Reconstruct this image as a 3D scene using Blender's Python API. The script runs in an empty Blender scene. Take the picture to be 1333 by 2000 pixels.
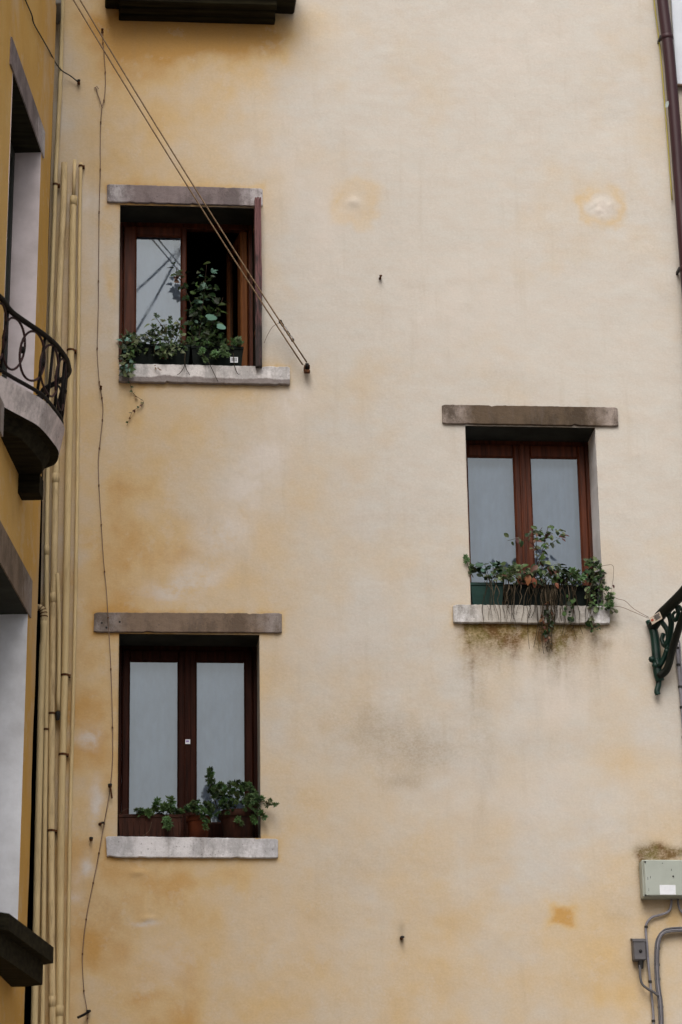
import bpy, math, random
import numpy as np
from mathutils import Vector, Matrix
random.seed(7); RNG = np.random.default_rng(7)
S = bpy.context.scene
C = S.collection

# ------------------------------------------------------------------ camera
F_PX, DIST, EYE = 5600.0, 19.0, 1.6
RIGHT = np.array((0.995962, -0.088383, -0.015775))
UP = np.array((-0.013183, -0.317766, 0.948078))
FWD = np.array((0.088807, 0.944041, 0.317648))
CAM = np.array((0.0, -DIST, EYE))
cam_d = bpy.data.cameras.new('camera'); cam = bpy.data.objects.new('camera', cam_d); C.objects.link(cam)
m = Matrix(((RIGHT[0], UP[0], -FWD[0], CAM[0]), (RIGHT[1], UP[1], -FWD[1], CAM[1]), (RIGHT[2], UP[2], -FWD[2], CAM[2]), (0, 0, 0, 1)))
cam.matrix_world = m
cam_d.sensor_fit = 'HORIZONTAL'; cam_d.sensor_width = 24.0; cam_d.lens = F_PX * 24.0 / 1333.0
cam_d.clip_start = 0.1; cam_d.clip_end = 3000
cam_d.dof.use_dof = True; cam_d.dof.focus_distance = 20.15; cam_d.dof.aperture_fstop = 2.4
S.camera = cam

# ------------------------------------------------------------------ light
SUN_EL, SUN_DX, SUN_DY = 48.0, -0.20, -0.80
w = bpy.data.worlds.new('World'); S.world = w; w.use_nodes = True
wn = w.node_tree; wn.nodes.clear()
sky = wn.nodes.new('ShaderNodeTexSky'); sky.sky_type = 'NISHITA'; sky.sun_disc = False
sky.sun_elevation = math.radians(SUN_EL); sky.sun_rotation = math.atan2(SUN_DX, SUN_DY)
sky.air_density = 1.0; sky.dust_density = 6.0; sky.ozone_density = 1.0
hsv = wn.nodes.new('ShaderNodeHueSaturation'); hsv.inputs['Saturation'].default_value = 0.42     # overcast: most of the blue is gone
bg = wn.nodes.new('ShaderNodeBackground'); bg.inputs['Strength'].default_value = 0.12
wo = wn.nodes.new('ShaderNodeOutputWorld')
wn.links.new(sky.outputs[0], hsv.inputs['Color']); wn.links.new(hsv.outputs[0], bg.inputs['Color']); wn.links.new(bg.outputs[0], wo.inputs['Surface'])
sd = bpy.data.lights.new('sun', 'SUN'); sd.energy = 1.2; sd.angle = math.radians(50); sd.color = (1.0, 0.965, 0.92)
so = bpy.data.objects.new('sun', sd); C.objects.link(so)
sv = Vector((SUN_DX, SUN_DY, math.hypot(SUN_DX, SUN_DY) * math.tan(math.radians(SUN_EL)))).normalized()
so.rotation_euler = sv.to_track_quat('Z', 'Y').to_euler(); so.location = (-6, -14, 20)
S.view_settings.view_transform = 'Standard'; S.view_settings.look = 'None'
S.view_settings.exposure = 0.36; S.view_settings.gamma = 1.0
S.view_settings.use_curve_mapping = False

# ------------------------------------------------------------------ helpers: places
def ray(px, py):
    return FWD * F_PX + RIGHT * (px - 666.5) - UP * (py - 1000)
def P(px, py, Y=0.0):                       # a point of the photograph on the plane y = Y (0 is the house front)
    d = ray(px, py); return CAM + d * ((DIST + Y) / d[1])
def HZ(px, py, z):                          # ... on the level z
    d = ray(px, py); return CAM + d * ((z - EYE) / d[2])
def proj(x, y, z):
    v = np.stack([x - CAM[0], y - CAM[1], z - CAM[2]], -1)
    k = v @ FWD
    return 666.5 + F_PX * (v @ RIGHT) / k, 1000 - F_PX * (v @ UP) / k
def vnoise(x, y, seed=0):
    xi = np.floor(x).astype(np.int64); yi = np.floor(y).astype(np.int64)
    fx = x - xi; fy = y - yi
    fx = fx * fx * (3 - 2 * fx); fy = fy * fy * (3 - 2 * fy)
    def h(a, b):
        n = (a * 374761393 + b * 668265263 + seed * 974711) & 0x7fffffff
        n = ((n ^ (n >> 13)) * 1274126177) & 0x7fffffff
        return ((n ^ (n >> 16)) & 0xffff) / 65535.0
    return (h(xi, yi) * (1 - fx) + h(xi + 1, yi) * fx) * (1 - fy) + (h(xi, yi + 1) * (1 - fx) + h(xi + 1, yi + 1) * fx) * fy
def fbm(x, y, seed=0, o=5):
    s = 0; a = 0.5; t = 0
    for i in range(o):
        s = s + a * vnoise(x * 2 ** i, y * 2 ** i, seed + i); t += a; a *= 0.55
    return s / t

# ------------------------------------------------------------------ helpers: objects
WL = {}                                     # world place of every object, so that meshes can be given in world metres
def link(o, loc, parent):
    C.objects.link(o); WL[o.name] = np.array(loc, float)
    if parent is not None:
        o.parent = parent; o.location = Vector(np.array(loc) - WL[parent.name])
    else:
        o.location = Vector(loc)
    return o
def tag(o, label=None, cat=None, group=None, kind=None):
    if label: o['label'] = label
    if cat: o['category'] = cat
    if group: o['group'] = group
    if kind: o['kind'] = kind
    return o
def thing(name, label, cat, loc, group=None):
    o = bpy.data.objects.new(name, None); o.empty_display_size = 0.1
    link(o, loc, None); return tag(o, label, cat, group)
def mesh_obj(name, V, Fc, mat, parent=None, smooth=False, center=True):
    V = np.array(V, float)
    c = (V.min(0) + V.max(0)) / 2 if center else np.zeros(3)
    if center: c[2] = V[:, 2].min()
    me = bpy.data.meshes.new(name); me.from_pydata((V - c).tolist(), [], [list(map(int, f)) for f in Fc]); me.update()
    me.materials.append(mat)
    if smooth: me.polygons.foreach_set('use_smooth', [True] * len(me.polygons))
    o = bpy.data.objects.new(name, me); return link(o, c, parent)
class MB:                                   # collects shapes for one mesh
    def __init__(s): s.V = []; s.F = []
    def add(s, V, Fc):
        n = len(s.V); s.V += [tuple(map(float, v)) for v in V]; s.F += [tuple(int(i) + n for i in f) for f in Fc]; return s
    def box(s, a, b, bev=0.004):
        a = np.minimum(a, b).astype(float) if False else np.array(a, float); b = np.array(b, float)
        lo = np.minimum(a, b); hi = np.maximum(a, b); bv = min(bev, (hi - lo).min() * 0.3)
        V = []; idx = {}
        for i in range(8):
            p = [hi[k] if i >> k & 1 else lo[k] for k in range(3)]
            for k in range(3):
                q = [p[j] if j == k else (p[j] - bv if i >> j & 1 else p[j] + bv) for j in range(3)]
                idx[i, k] = len(V); V.append(q)
        Fc = []
        for k in range(3):
            u, v = (k + 1) % 3, (k + 2) % 3
            for sgn in (0, 1):
                cs = [(sgn << k) | (a_ << u) | (b_ << v) for a_, b_ in ((0, 0), (1, 0), (1, 1), (0, 1))]
                f = [idx[c, k] for c in cs]; Fc.append(f if sgn else f[::-1])
        for k in range(3):
            u, v = (k + 1) % 3, (k + 2) % 3
            for a_ in (0, 1):
                for b_ in (0, 1):
                    c0 = (a_ << u) | (b_ << v); c1 = c0 | (1 << k)
                    f = [idx[c0, u], idx[c1, u], idx[c1, v], idx[c0, v]]
                    Fc.append(f if (a_ ^ b_) else f[::-1])
        for i in range(8):
            f = [idx[i, 0], idx[i, 1], idx[i, 2]]
            Fc.append(f if bin(i).count('1') % 2 else f[::-1])
        return s.add(V, Fc)
    def tube(s, pts, r, n=6, cap=True, flat=None):
        pts = [np.array(p, float) for p in pts]; R = r if hasattr(r, '__len__') else [r] * len(pts)
        base = len(s.V); prev = None; V = []; Fc = []
        for i, p in enumerate(pts):
            t = pts[min(i + 1, len(pts) - 1)] - pts[max(i - 1, 0)]; t = t / (np.linalg.norm(t) + 1e-9)
            if prev is None:
                a = np.array((0, 0, 1.0)) if abs(t[2]) < 0.9 else np.array((0, 1.0, 0)); prev = np.cross(t, a)
            u = prev - t * (prev @ t); u /= np.linalg.norm(u) + 1e-9; prev = u; v = np.cross(t, u)
            for k in range(n):
                a = 2 * math.pi * k / n; V.append(p + R[i] * (u * math.cos(a) + v * math.sin(a) * (flat or 1)))
        for i in range(len(pts) - 1):
            for k in range(n):
                a, b = i * n + k, i * n + (k + 1) % n; Fc.append((a, b, b + n, a + n))
        if cap: Fc.append(tuple(range(n))[::-1]); Fc.append(tuple((len(pts) - 1) * n + k for k in range(n)))
        return s.add(V, Fc)
    def lathe(s, c, prof, n=20):
        V = []; Fc = []
        for r, z in prof:
            for k in range(n):
                a = 2 * math.pi * k / n; V.append((c[0] + r * math.cos(a), c[1] + r * math.sin(a), c[2] + z))
        for i in range(len(prof) - 1):
            for k in range(n):
                a, b = i * n + k, i * n + (k + 1) % n; Fc.append((a, b, b + n, a + n))
        return s.add(V, Fc)
    def build(s, name, mat, parent=None, smooth=False): return mesh_obj(name, s.V, s.F, mat, parent, smooth)
def smooth_path(pts, n=6):                  # Catmull-Rom
    pts = [np.array(p, float) for p in pts]; q = [2 * pts[0] - pts[1]] + pts + [2 * pts[-1] - pts[-2]]; out = []
    for i in range(1, len(q) - 2):
        for k in range(n):
            t = k / n
            out.append(0.5 * (2 * q[i] + (q[i + 1] - q[i - 1]) * t + (2 * q[i - 1] - 5 * q[i] + 4 * q[i + 1] - q[i + 2]) * t * t + (3 * q[i] - q[i - 1] - 3 * q[i + 1] + q[i + 2]) * t ** 3))
    out.append(pts[-1]); return out

# ------------------------------------------------------------------ helpers: materials
class N:
    def __init__(s, name):
        s.m = bpy.data.materials.new(name); s.m.use_nodes = True; s.t = s.m.node_tree; s.t.nodes.clear()
        s.out = s.t.nodes.new('ShaderNodeOutputMaterial')
    def n(s, typ, **k):
        o = s.t.nodes.new('ShaderNode' + typ)
        for a, b in k.items(): setattr(o, a, b)
        return o
    def l(s, a, b): s.t.links.new(a, b)
    def val(s, inp, v):
        if hasattr(v, 'links') or hasattr(v, 'is_linked') and not isinstance(v, (int, float, tuple)): s.l(v, inp)
        else: inp.default_value = (*v, 1) if isinstance(v, tuple) and len(v) == 3 and inp.type == 'RGBA' else v
    def math(s, op, a, b=0.0, clamp=False):
        o = s.n('Math', operation=op, use_clamp=clamp); s.val(o.inputs[0], a); s.val(o.inputs[1], b); return o.outputs[0]
    def mix(s, f, a, b, blend='MIX'):
        o = s.n('Mix', data_type='RGBA', blend_type=blend); s.val(o.inputs[0], f); s.val(o.inputs[6], a); s.val(o.inputs[7], b); return o.outputs[2]
    def noise(s, scale, detail=4, rough=0.55, vec=None, stretch=None):
        o = s.n('TexNoise'); o.inputs['Scale'].default_value = scale; o.inputs['Detail'].default_value = detail; o.inputs['Roughness'].default_value = rough
        v = vec or s.coord()
        if stretch:
            mp = s.n('Mapping'); mp.inputs['Scale'].default_value = stretch; s.l(v, mp.inputs[0]); v = mp.outputs[0]
        s.l(v, o.inputs['Vector']); return o.outputs[0]
    def coord(s, kind='Object'):
        if not hasattr(s, '_tc'): s._tc = s.n('TexCoord')
        return s._tc.outputs[kind]
    def ramp(s, f, a, b):
        o = s.n('MapRange'); o.inputs[1].default_value = a; o.inputs[2].default_value = b; s.l(f, o.inputs[0]); return o.outputs[0]
    def bump(s, h, strength=0.3, dist=0.01):
        o = s.n('Bump'); o.inputs['Strength'].default_value = strength; o.inputs['Distance'].default_value = dist; s.l(h, o.inputs['Height']); return o.outputs[0]
    def bsdf(s, col, rough=0.8, metal=0.0, bump=None, spec=None):
        p = s.n('BsdfPrincipled'); s.val(p.inputs['Base Color'], col); s.val(p.inputs['Roughness'], rough); p.inputs['Metallic'].default_value = metal
        if spec is not None: p.inputs['Specular IOR Level'].default_value = spec
        if bump is not None: s.l(bump, p.inputs['Normal'])
        s.l(p.outputs[0], s.out.inputs[0]); return s.m
def simple(name, c1, c2, scale=6, rough=0.8, metal=0.0, bstr=0.2, bscale=60, stretch=None, lo=0.35, hi=0.65, spec=0.22, rnd=0.0):
    g = N(name); f = g.ramp(g.noise(scale, 6, 0.6, stretch=stretch), lo, hi); col = g.mix(f, c1, c2)
    if rnd:
        oi = g.n('ObjectInfo'); hs = g.n('HueSaturation'); g.l(col, hs.inputs['Color'])
        g.l(g.math('ADD', g.math('MULTIPLY', oi.outputs['Random'], rnd), 1 - rnd / 2), hs.inputs['Value'])
        g.l(g.math('ADD', g.math('MULTIPLY', oi.outputs['Random'], 0.05), 0.475), hs.inputs['Hue']); col = hs.outputs[0]
    return g.bsdf(col, rough, metal, g.bump(g.noise(bscale, 3, stretch=stretch), bstr, 0.004), spec)

# plaster: what the paint itself looks like after years of sun, rain and grime (amounts kept per point of the wall)
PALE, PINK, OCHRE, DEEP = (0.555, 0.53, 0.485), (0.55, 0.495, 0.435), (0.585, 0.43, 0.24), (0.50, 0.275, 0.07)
def plaster(name, OCHRE=OCHRE, DEEP=DEEP):
    g = N(name)
    def at(k): a = g.n('Attribute', attribute_name=k); return a.outputs['Fac']
    big = g.noise(1.6, 7, 0.6); mid = g.noise(6.0, 6, 0.62); brush = g.noise(8.0, 6, 0.68, stretch=(0.55, 1, 1.5)); fine = g.noise(70, 4, 0.7, stretch=(0.85, 1, 1.1))
    och = at('ochre')
    jit = g.math('MULTIPLY', g.math('SUBTRACT', g.math('ADD', g.math('MULTIPLY', big, 0.6), g.math('MULTIPLY', mid, 0.5)), 0.55), 0.42)
    o = g.math('ADD', och, jit, True)
    col = g.mix(g.ramp(brush, 0.35, 0.7), PALE, PINK)
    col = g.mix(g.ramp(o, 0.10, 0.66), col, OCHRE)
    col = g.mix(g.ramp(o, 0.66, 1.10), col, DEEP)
    pl = g.math('MULTIPLY', at('pale'), g.ramp(g.math('ADD', mid, g.math('MULTIPLY', fine, 0.25)), 0.44, 0.66), True)
    col = g.mix(pl, col, (0.62, 0.565, 0.51))
    gr = g.math('MULTIPLY', at('grime'), g.ramp(g.math('ADD', mid, g.math('MULTIPLY', fine, 0.45)), 0.42, 0.86), True)
    col = g.mix(g.math('MULTIPLY', gr, 0.6), col, (0.31, 0.25, 0.175))
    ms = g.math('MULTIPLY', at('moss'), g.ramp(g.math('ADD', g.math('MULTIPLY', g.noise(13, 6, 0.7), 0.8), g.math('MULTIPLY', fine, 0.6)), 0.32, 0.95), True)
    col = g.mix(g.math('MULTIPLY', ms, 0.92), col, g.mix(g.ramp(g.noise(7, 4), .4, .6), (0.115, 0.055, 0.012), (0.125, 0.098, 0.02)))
    col = g.mix(g.math('MULTIPLY', at('dark'), 0.95, True), col, (0.045, 0.03, 0.012))
    # thin later washes of lime with definite edges, and faint runs of rain
    fl = g.math('MULTIPLY', g.ramp(g.noise(4.2, 9, 0.72), 0.56, 0.60), 0.16); col = g.mix(fl, col, (0.60, 0.555, 0.50))
    run = g.math('MULTIPLY', g.ramp(g.noise(11, 5, 0.6, stretch=(1.0, 1, 0.09)), 0.56, 0.72), 0.14); col = g.mix(run, col, (0.36, 0.285, 0.19))
    # grain of the render coat
    col = g.mix(g.ramp(fine, 0.25, 0.8), col, g.mix(1.0, col, (0.86, 0.85, 0.83), 'MULTIPLY'))
    spk = g.noise(150, 2, 0.5); col = g.mix(g.math('MULTIPLY', g.ramp(spk, 0.70, 0.78), 0.35), col, (0.2, 0.15, 0.09))
    h = g.math('ADD', g.math('ADD', g.math('MULTIPLY', g.noise(14, 5, 0.6), 1.0), g.math('MULTIPLY', fine, 0.30)), g.math('MULTIPLY', brush, 0.15))
    return g.bsdf(col, 0.93, 0, g.bump(h, 0.22, 0.012), 0.1)
M = {}
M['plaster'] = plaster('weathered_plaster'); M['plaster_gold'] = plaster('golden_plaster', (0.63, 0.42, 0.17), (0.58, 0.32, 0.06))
M['reveal'] = simple('reveal_plaster', (0.50, 0.49, 0.47), (0.40, 0.38, 0.34), 5, 0.9, bscale=40, bstr=0.4)
M['reveal_white'] = simple('reveal_lime', (0.86, 0.86, 0.89), (0.62, 0.61, 0.62), 2.5, 0.9, bscale=40, bstr=0.3)
M['soffit'] = simple('shade_soffit', (0.05, 0.05, 0.042), (0.028, 0.028, 0.023), 4, 0.95, spec=0.1)  # undersides of the openings, their shade painted in as a near-black colour
M['unlit_dark'] = simple('unlit_dark', (0.012, 0.011, 0.010), (0.02, 0.018, 0.016), 2, 0.95)  # near-black colour that stands for unlit rooms and the shaded gap
M['wood'] = simple('brown_wood', (0.036, 0.0095, 0.0042), (0.105, 0.027, 0.010), 5, 0.5, stretch=(9, 9, 0.6), bscale=25, bstr=0.15, spec=0.16)
M['wood_dark'] = simple('dark_wood', (0.013, 0.0035, 0.0018), (0.034, 0.009, 0.0045), 5, 0.55, stretch=(9, 9, 0.6), bscale=25, bstr=0.15, spec=0.07)
M['wood_lit'] = simple('lit_brown_wood', (0.12, 0.04, 0.012), (0.22, 0.085, 0.03), 5, 0.5, stretch=(9, 9, 0.6), bscale=25, bstr=0.15, spec=0.16)  # brighter copy of the brown wood, light on the open leaf painted in
M['beam_and_shade'] = simple('dark_beam_and_shade', (0.006, 0.005, 0.003), (0.022, 0.019, 0.010), 4, 0.9, stretch=(0.6, 4, 8), bscale=20, bstr=0.6, spec=0.08)  # dark timber; also paints the shade into recesses and undersides
M['conduit'] = simple('yellow_painted_pipe', (0.58, 0.445, 0.235), (0.36, 0.26, 0.13), 7, 0.6, stretch=(3, 3, 0.5), bscale=80, bstr=0.15, lo=0.45, hi=0.8)
M['conduit_dirty'] = simple('yellow_painted_pipe_dirty', (0.60, 0.46, 0.25), (0.30, 0.21, 0.11), 12, 0.65, stretch=(3, 3, 0.5), bscale=80, bstr=0.2, lo=0.45, hi=0.75)
M['maroon'] = simple('maroon_pipe', (0.028, 0.010, 0.013), (0.045, 0.019, 0.022), 3, 0.42, stretch=(2, 2, 0.5), bscale=50, bstr=0.08)
M['iron'] = simple('black_iron', (0.005, 0.004, 0.004), (0.012, 0.009, 0.008), 12, 0.6, bscale=90, bstr=0.2, spec=0.12)
M['iron_red'] = simple('worn_red_iron', (0.02, 0.007, 0.007), (0.045, 0.018, 0.018), 12, 0.55, bscale=90, bstr=0.2)
M['rust'] = simple('rust', (0.045, 0.018, 0.008), (0.12, 0.045, 0.015), 40, 0.9, bscale=120, bstr=0.5)
M['rope'] = simple('rope', (0.30, 0.21, 0.13), (0.17, 0.11, 0.065), 50, 0.9, stretch=(1, 1, 1), bscale=200, bstr=0.5)
M['cable'] = simple('brown_cable', (0.22, 0.15, 0.11), (0.12, 0.075, 0.055), 6, 0.6)
M['green_iron'] = simple('dark_green_iron', (0.002, 0.014, 0.010), (0.004, 0.032, 0.022), 8, 0.42, bscale=30, bstr=0.25, spec=0.3)
M['black_green'] = simple('black_green_iron', (0.003, 0.004, 0.003), (0.008, 0.011, 0.007), 8, 0.6, bscale=30, bstr=0.25)
M['grey_pipe'] = simple('grey_plastic', (0.26, 0.25, 0.28), (0.15, 0.145, 0.16), 8, 0.5)
M['dark_grey'] = simple('dark_grey_plastic', (0.085, 0.08, 0.085), (0.12, 0.115, 0.12), 5, 0.55)
M['black'] = simple('black_plastic', (0.012, 0.011, 0.011), (0.03, 0.028, 0.026), 10, 0.6)
M['box_grey'] = simple('pale_grey_green_paint', (0.37, 0.40, 0.36), (0.30, 0.325, 0.285), 3, 0.5, bscale=40, bstr=0.08)
M['paper'] = simple('white_label', (0.72, 0.74, 0.78), (0.62, 0.64, 0.68), 20, 0.6)
M['ink'] = simple('dark_print', (0.04, 0.04, 0.045), (0.07, 0.07, 0.07), 20, 0.7)
M['trough_green'] = simple('green_plastic', (0.003, 0.036, 0.028), (0.005, 0.022, 0.018), 4, 0.5)
M['trough_black'] = simple('blackish_green_plastic', (0.003, 0.005, 0.004), (0.006, 0.010, 0.008), 4, 0.6, spec=0.08)
M['terracotta'] = simple('terracotta', (0.14, 0.034, 0.011), (0.07, 0.018, 0.008), 5, 0.85, bscale=60, bstr=0.3)
M['terracotta_dark'] = simple('brown_terracotta', (0.055, 0.019, 0.011), (0.020, 0.008, 0.005), 6, 0.85, stretch=(4, 4, 0.6), bscale=60, bstr=0.3)
M['soil'] = simple('soil', (0.02, 0.013, 0.008), (0.045, 0.03, 0.02), 40, 0.95, bscale=60, bstr=0.8)
M['root'] = simple('dry_root', (0.11, 0.085, 0.055), (0.05, 0.036, 0.022), 30, 0.9)
M['root_dark'] = simple('dark_root', (0.035, 0.024, 0.012), (0.018, 0.014, 0.007), 30, 0.9)
M['stem'] = simple('green_stem', (0.05, 0.055, 0.02), (0.07, 0.04, 0.022), 30, 0.7)
M['stem_dark'] = simple('dark_stem', (0.03, 0.018, 0.012), (0.05, 0.03, 0.018), 30, 0.7)
M['curtain'] = simple('pale_curtain', (0.68, 0.735, 0.82), (0.54, 0.57, 0.64), 3.5, 0.95, bscale=200, bstr=0.1, stretch=(1.6, 1, .7))
M['white_paint'] = simple('white_blue_paint', (0.60, 0.63, 0.68), (0.52, 0.55, 0.60), 4, 0.7, bscale=30, bstr=0.15)
M['cobble'] = simple('paving', (0.22, 0.21, 0.20), (0.15, 0.14, 0.13), 1.5, 0.9)
M['far_house'] = simple('far_pale_plaster', (0.50, 0.44, 0.40), (0.42, 0.36, 0.32), 0.5, 0.9)
M['roof'] = simple('roof_tile', (0.20, 0.09, 0.05), (0.13, 0.06, 0.035), 2, 0.9)
def leafmat(n, a, b, rough=0.45): return simple(n, a, b, 25, rough, bscale=60, bstr=0.25, spec=0.25, rnd=0.9)
M['leaf_dark'] = leafmat('leaf_dark', (0.007, 0.018, 0.004), (0.016, 0.034, 0.008))
M['leaf_mid'] = leafmat('leaf_mid', (0.028, 0.056, 0.013), (0.055, 0.085, 0.022))
M['leaf_pale'] = leafmat('leaf_pale', (0.17, 0.185, 0.10), (0.08, 0.11, 0.045))
M['leaf_blue'] = leafmat('leaf_blue', (0.10, 0.19, 0.14), (0.075, 0.155, 0.115))
M['leaf_red'] = leafmat('leaf_red', (0.12, 0.035, 0.028), (0.07, 0.05, 0.028))
M['leaf_orange'] = leafmat('leaf_orange', (0.22, 0.06, 0.025), (0.15, 0.06, 0.03))
M['sedum'] = leafmat('sedum', (0.026, 0.062, 0.017), (0.062, 0.11, 0.030))
M['sedum_light'] = leafmat('sedum_light', (0.11, 0.17, 0.07), (0.06, 0.12, 0.045))
M['dead_leaf'] = leafmat('dead_leaf', (0.16, 0.07, 0.03), (0.10, 0.045, 0.022))
def stone(name, mid, end, lowdark=0.0):
    g = N(name); gx = g.n('SeparateXYZ'); g.l(g.coord('Generated'), gx.inputs[0])
    d = g.math('MULTIPLY', g.math('ABSOLUTE', g.math('SUBTRACT', gx.outputs[0], 0.5)), 2.0)
    n1 = g.noise(5, 6, 0.65); n2 = g.noise(22, 6, 0.7, stretch=(0.8, 1, 1.1))
    f = g.ramp(g.math('ADD', d, g.math('MULTIPLY', g.math('SUBTRACT', n1, 0.5), 0.75)), 0.62, 0.92)
    col = g.mix(f, mid, end); col = g.mix(g.math('MULTIPLY', g.ramp(g.noise(4.5, 7, 0.75, stretch=(1, 1, .6)), 0.47, 0.60), 0.8), col, tuple(c * 0.5 for c in mid)); col = g.mix(g.math('MULTIPLY', g.ramp(n2, 0.45, 0.8), 0.5), col, tuple(c * 0.6 for c in mid))
    if lowdark:
        k = g.ramp(g.math('ADD', gx.outputs[2], g.math('MULTIPLY', g.math('SUBTRACT', n1, 0.5), 0.5)), lowdark + 0.04, lowdark - 0.04)
        col = g.mix(g.math('MULTIPLY', k, 0.8), col, (0.15, 0.12, 0.11))
    col = g.mix(g.math('MULTIPLY', g.ramp(g.noise(16, 5, .6, stretch=(1, 1, .15)), .55, .7), .35), col, (0.13, 0.105, 0.09))
    col = g.mix(g.math('MULTIPLY', g.ramp(g.noise(60, 3), 0.62, 0.7), 0.5), col, (0.08, 0.07, 0.065))
    return g.bsdf(col, 0.9, 0, g.bump(g.math('ADD', n2, n1), 0.55, 0.012), 0.2)
M['lintel_grey'] = stone('grey_lintel_stone', (0.22, 0.18, 0.18), (0.46, 0.435, 0.445))
M['lintel_brown'] = stone('brown_lintel_stone', (0.105, 0.075, 0.05), (0.30, 0.25, 0.22))
M['lintel_mixed'] = stone('mixed_lintel_stone', (0.20, 0.145, 0.105), (0.27, 0.235, 0.22))
M['sill_white'] = stone('white_sill_stone', (0.68, 0.65, 0.64), (0.70, 0.68, 0.68), 0.33)
M['sill_low'] = stone('pale_sill_stone', (0.70, 0.685, 0.70), (0.55, 0.545, 0.57))
M['sill_grey'] = stone('speckled_sill_stone', (0.42, 0.39, 0.35), (0.70, 0.69, 0.70))
M['slab'] = stone('balcony_stone', (0.64, 0.565, 0.545), (0.50, 0.41, 0.39))
g = N('window_glass'); tr = g.n('BsdfTransparent'); tr.inputs[0].default_value = (0.78, 0.85, 0.92, 1)
gl = g.n('BsdfGlossy'); g.l(g.math('MULTIPLY', g.ramp(g.noise(5, 6, 0.7, stretch=(1, 1, .5)), .45, .8), 0.10), gl.inputs['Roughness']); gl.inputs['Color'].default_value = (0.86, 0.95, 1.0, 1)
g.l(g.bump(g.noise(2.0, 1, 0.3), 0.004, 0.02), gl.inputs['Normal'])
fr = g.n('Fresnel'); fr.inputs['IOR'].default_value = 2.1
mx = g.n('MixShader'); g.l(fr.outputs[0], mx.inputs[0]); g.l(tr.outputs[0], mx.inputs[1]); g.l(gl.outputs[0], mx.inputs[2]); g.l(mx.outputs[0], g.out.inputs[0])
M['glass'] = g.m

# ------------------------------------------------------------------ ground
o = mesh_obj('ground', [(-600, -900, 0), (600, -900, 0), (600, 300, 0), (-600, 300, 0)], [(0, 1, 2, 3)], M['cobble'], center=False); tag(o, kind='structure')

# ------------------------------------------------------------------ wall sheets with openings
def grid_wall(name, us, vs, holes, fmap, mat, parent, paint, depth_fn=None):
    us = sorted(set(np.round(list(us) + [h[0] for h in holes] + [h[1] for h in holes], 5)))
    vs = sorted(set(np.round(list(vs) + [h[2] for h in holes] + [h[3] for h in holes], 5)))
    U, Vv = np.meshgrid(us, vs, indexing='ij'); pts = fmap(U, Vv)
    nu, nv = len(us), len(vs); V = pts.reshape(-1, 3); idx = np.arange(nu * nv).reshape(nu, nv)
    uc = (np.array(us[1:]) + np.array(us[:-1])) / 2; vc = (np.array(vs[1:]) + np.array(vs[:-1])) / 2
    keep = np.ones((nu - 1, nv - 1), bool)
    for a, b, c, d in holes:
        keep &= ~(((uc > a) & (uc < b))[:, None] & ((vc > c) & (vc < d))[None, :])
    I, J = np.nonzero(keep)
    Fc = np.stack([idx[I, J], idx[I + 1, J], idx[I + 1, J + 1], idx[I, J + 1]], 1)
    me = bpy.data.meshes.new(name); me.from_pydata(V.tolist(), [], Fc.tolist()); me.update(); me.materials.append(mat)
    me.polygons.foreach_set('use_smooth', [True] * len(me.polygons))
    for k, a in paint(V).items():
        at = me.attributes.new(k, 'FLOAT', 'POINT'); at.data.foreach_set('value', np.clip(a, 0, 1.5).astype(np.float32))
    o = bpy.data.objects.new(name, me); link(o, WL[parent.name], parent)
    me.transform(Matrix.Translation(Vector(-WL[parent.name]))); return o

# amounts of ochre that the sun and rain have left, read off the photograph at rows and columns of points
GX = np.array([60, 160, 230, 300, 400, 500, 600, 750, 900, 1050, 1200, 1340.])
GY = np.array([-200, 0, 60, 130, 220, 350, 500, 650, 800, 950, 1100, 1250, 1400, 1550, 1700, 1850, 2000.])
GR = """
4 5 5 5 4 3 2 1 1 1 1 1
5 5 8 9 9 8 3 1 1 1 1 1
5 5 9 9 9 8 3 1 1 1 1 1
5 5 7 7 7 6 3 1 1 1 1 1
5 5 6 6 5 4 2 1 2 2 1 2
6 5 6 5 4 3 2 1 1 1 1 2
5 4 4 5 4 2 1 1 1 1 1 1
5 4 4 4 3 2 1 1 1 1 1 1
5 5 5 5 4 3 3 2 1 1 1 1
6 6 6 5 4 3 4 1 1 0 0 0
6 6 7 6 5 4 3 2 2 2 1 1
8 7 7 6 5 5 3 2 2 2 2 2
8 8 8 6 5 4 3 2 2 2 2 2
8 8 7 6 5 4 4 3 2 2 3 3
6 6 6 6 5 4 4 4 3 3 3 4
6 6 6 5 5 4 4 4 4 4 4 5
6 6 5 5 5 5 4 4 4 4 5 6
"""
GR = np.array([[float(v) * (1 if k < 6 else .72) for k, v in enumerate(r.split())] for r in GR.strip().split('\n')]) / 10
def bilerp(px, py):
    i = np.clip(np.searchsorted(GX, px) - 1, 0, len(GX) - 2); j = np.clip(np.searchsorted(GY, py) - 1, 0, len(GY) - 2)
    a = np.clip((px - GX[i]) / (GX[i + 1] - GX[i]), 0, 1); b = np.clip((py - GY[j]) / (GY[j + 1] - GY[j]), 0, 1)
    a = a * a * (3 - 2 * a); b = b * b * (3 - 2 * b)
    return (GR[j, i] * (1 - a) + GR[j, i + 1] * a) * (1 - b) + (GR[j + 1, i] * (1 - a) + GR[j + 1, i + 1] * a) * b
def blobs(px, py, L):
    s = np.zeros_like(px)
    for x, y, rx, ry, k in L:
        s += k * np.exp(-(((px - x) / rx) ** 2 + ((py - y) / ry) ** 2))
    return s
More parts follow.
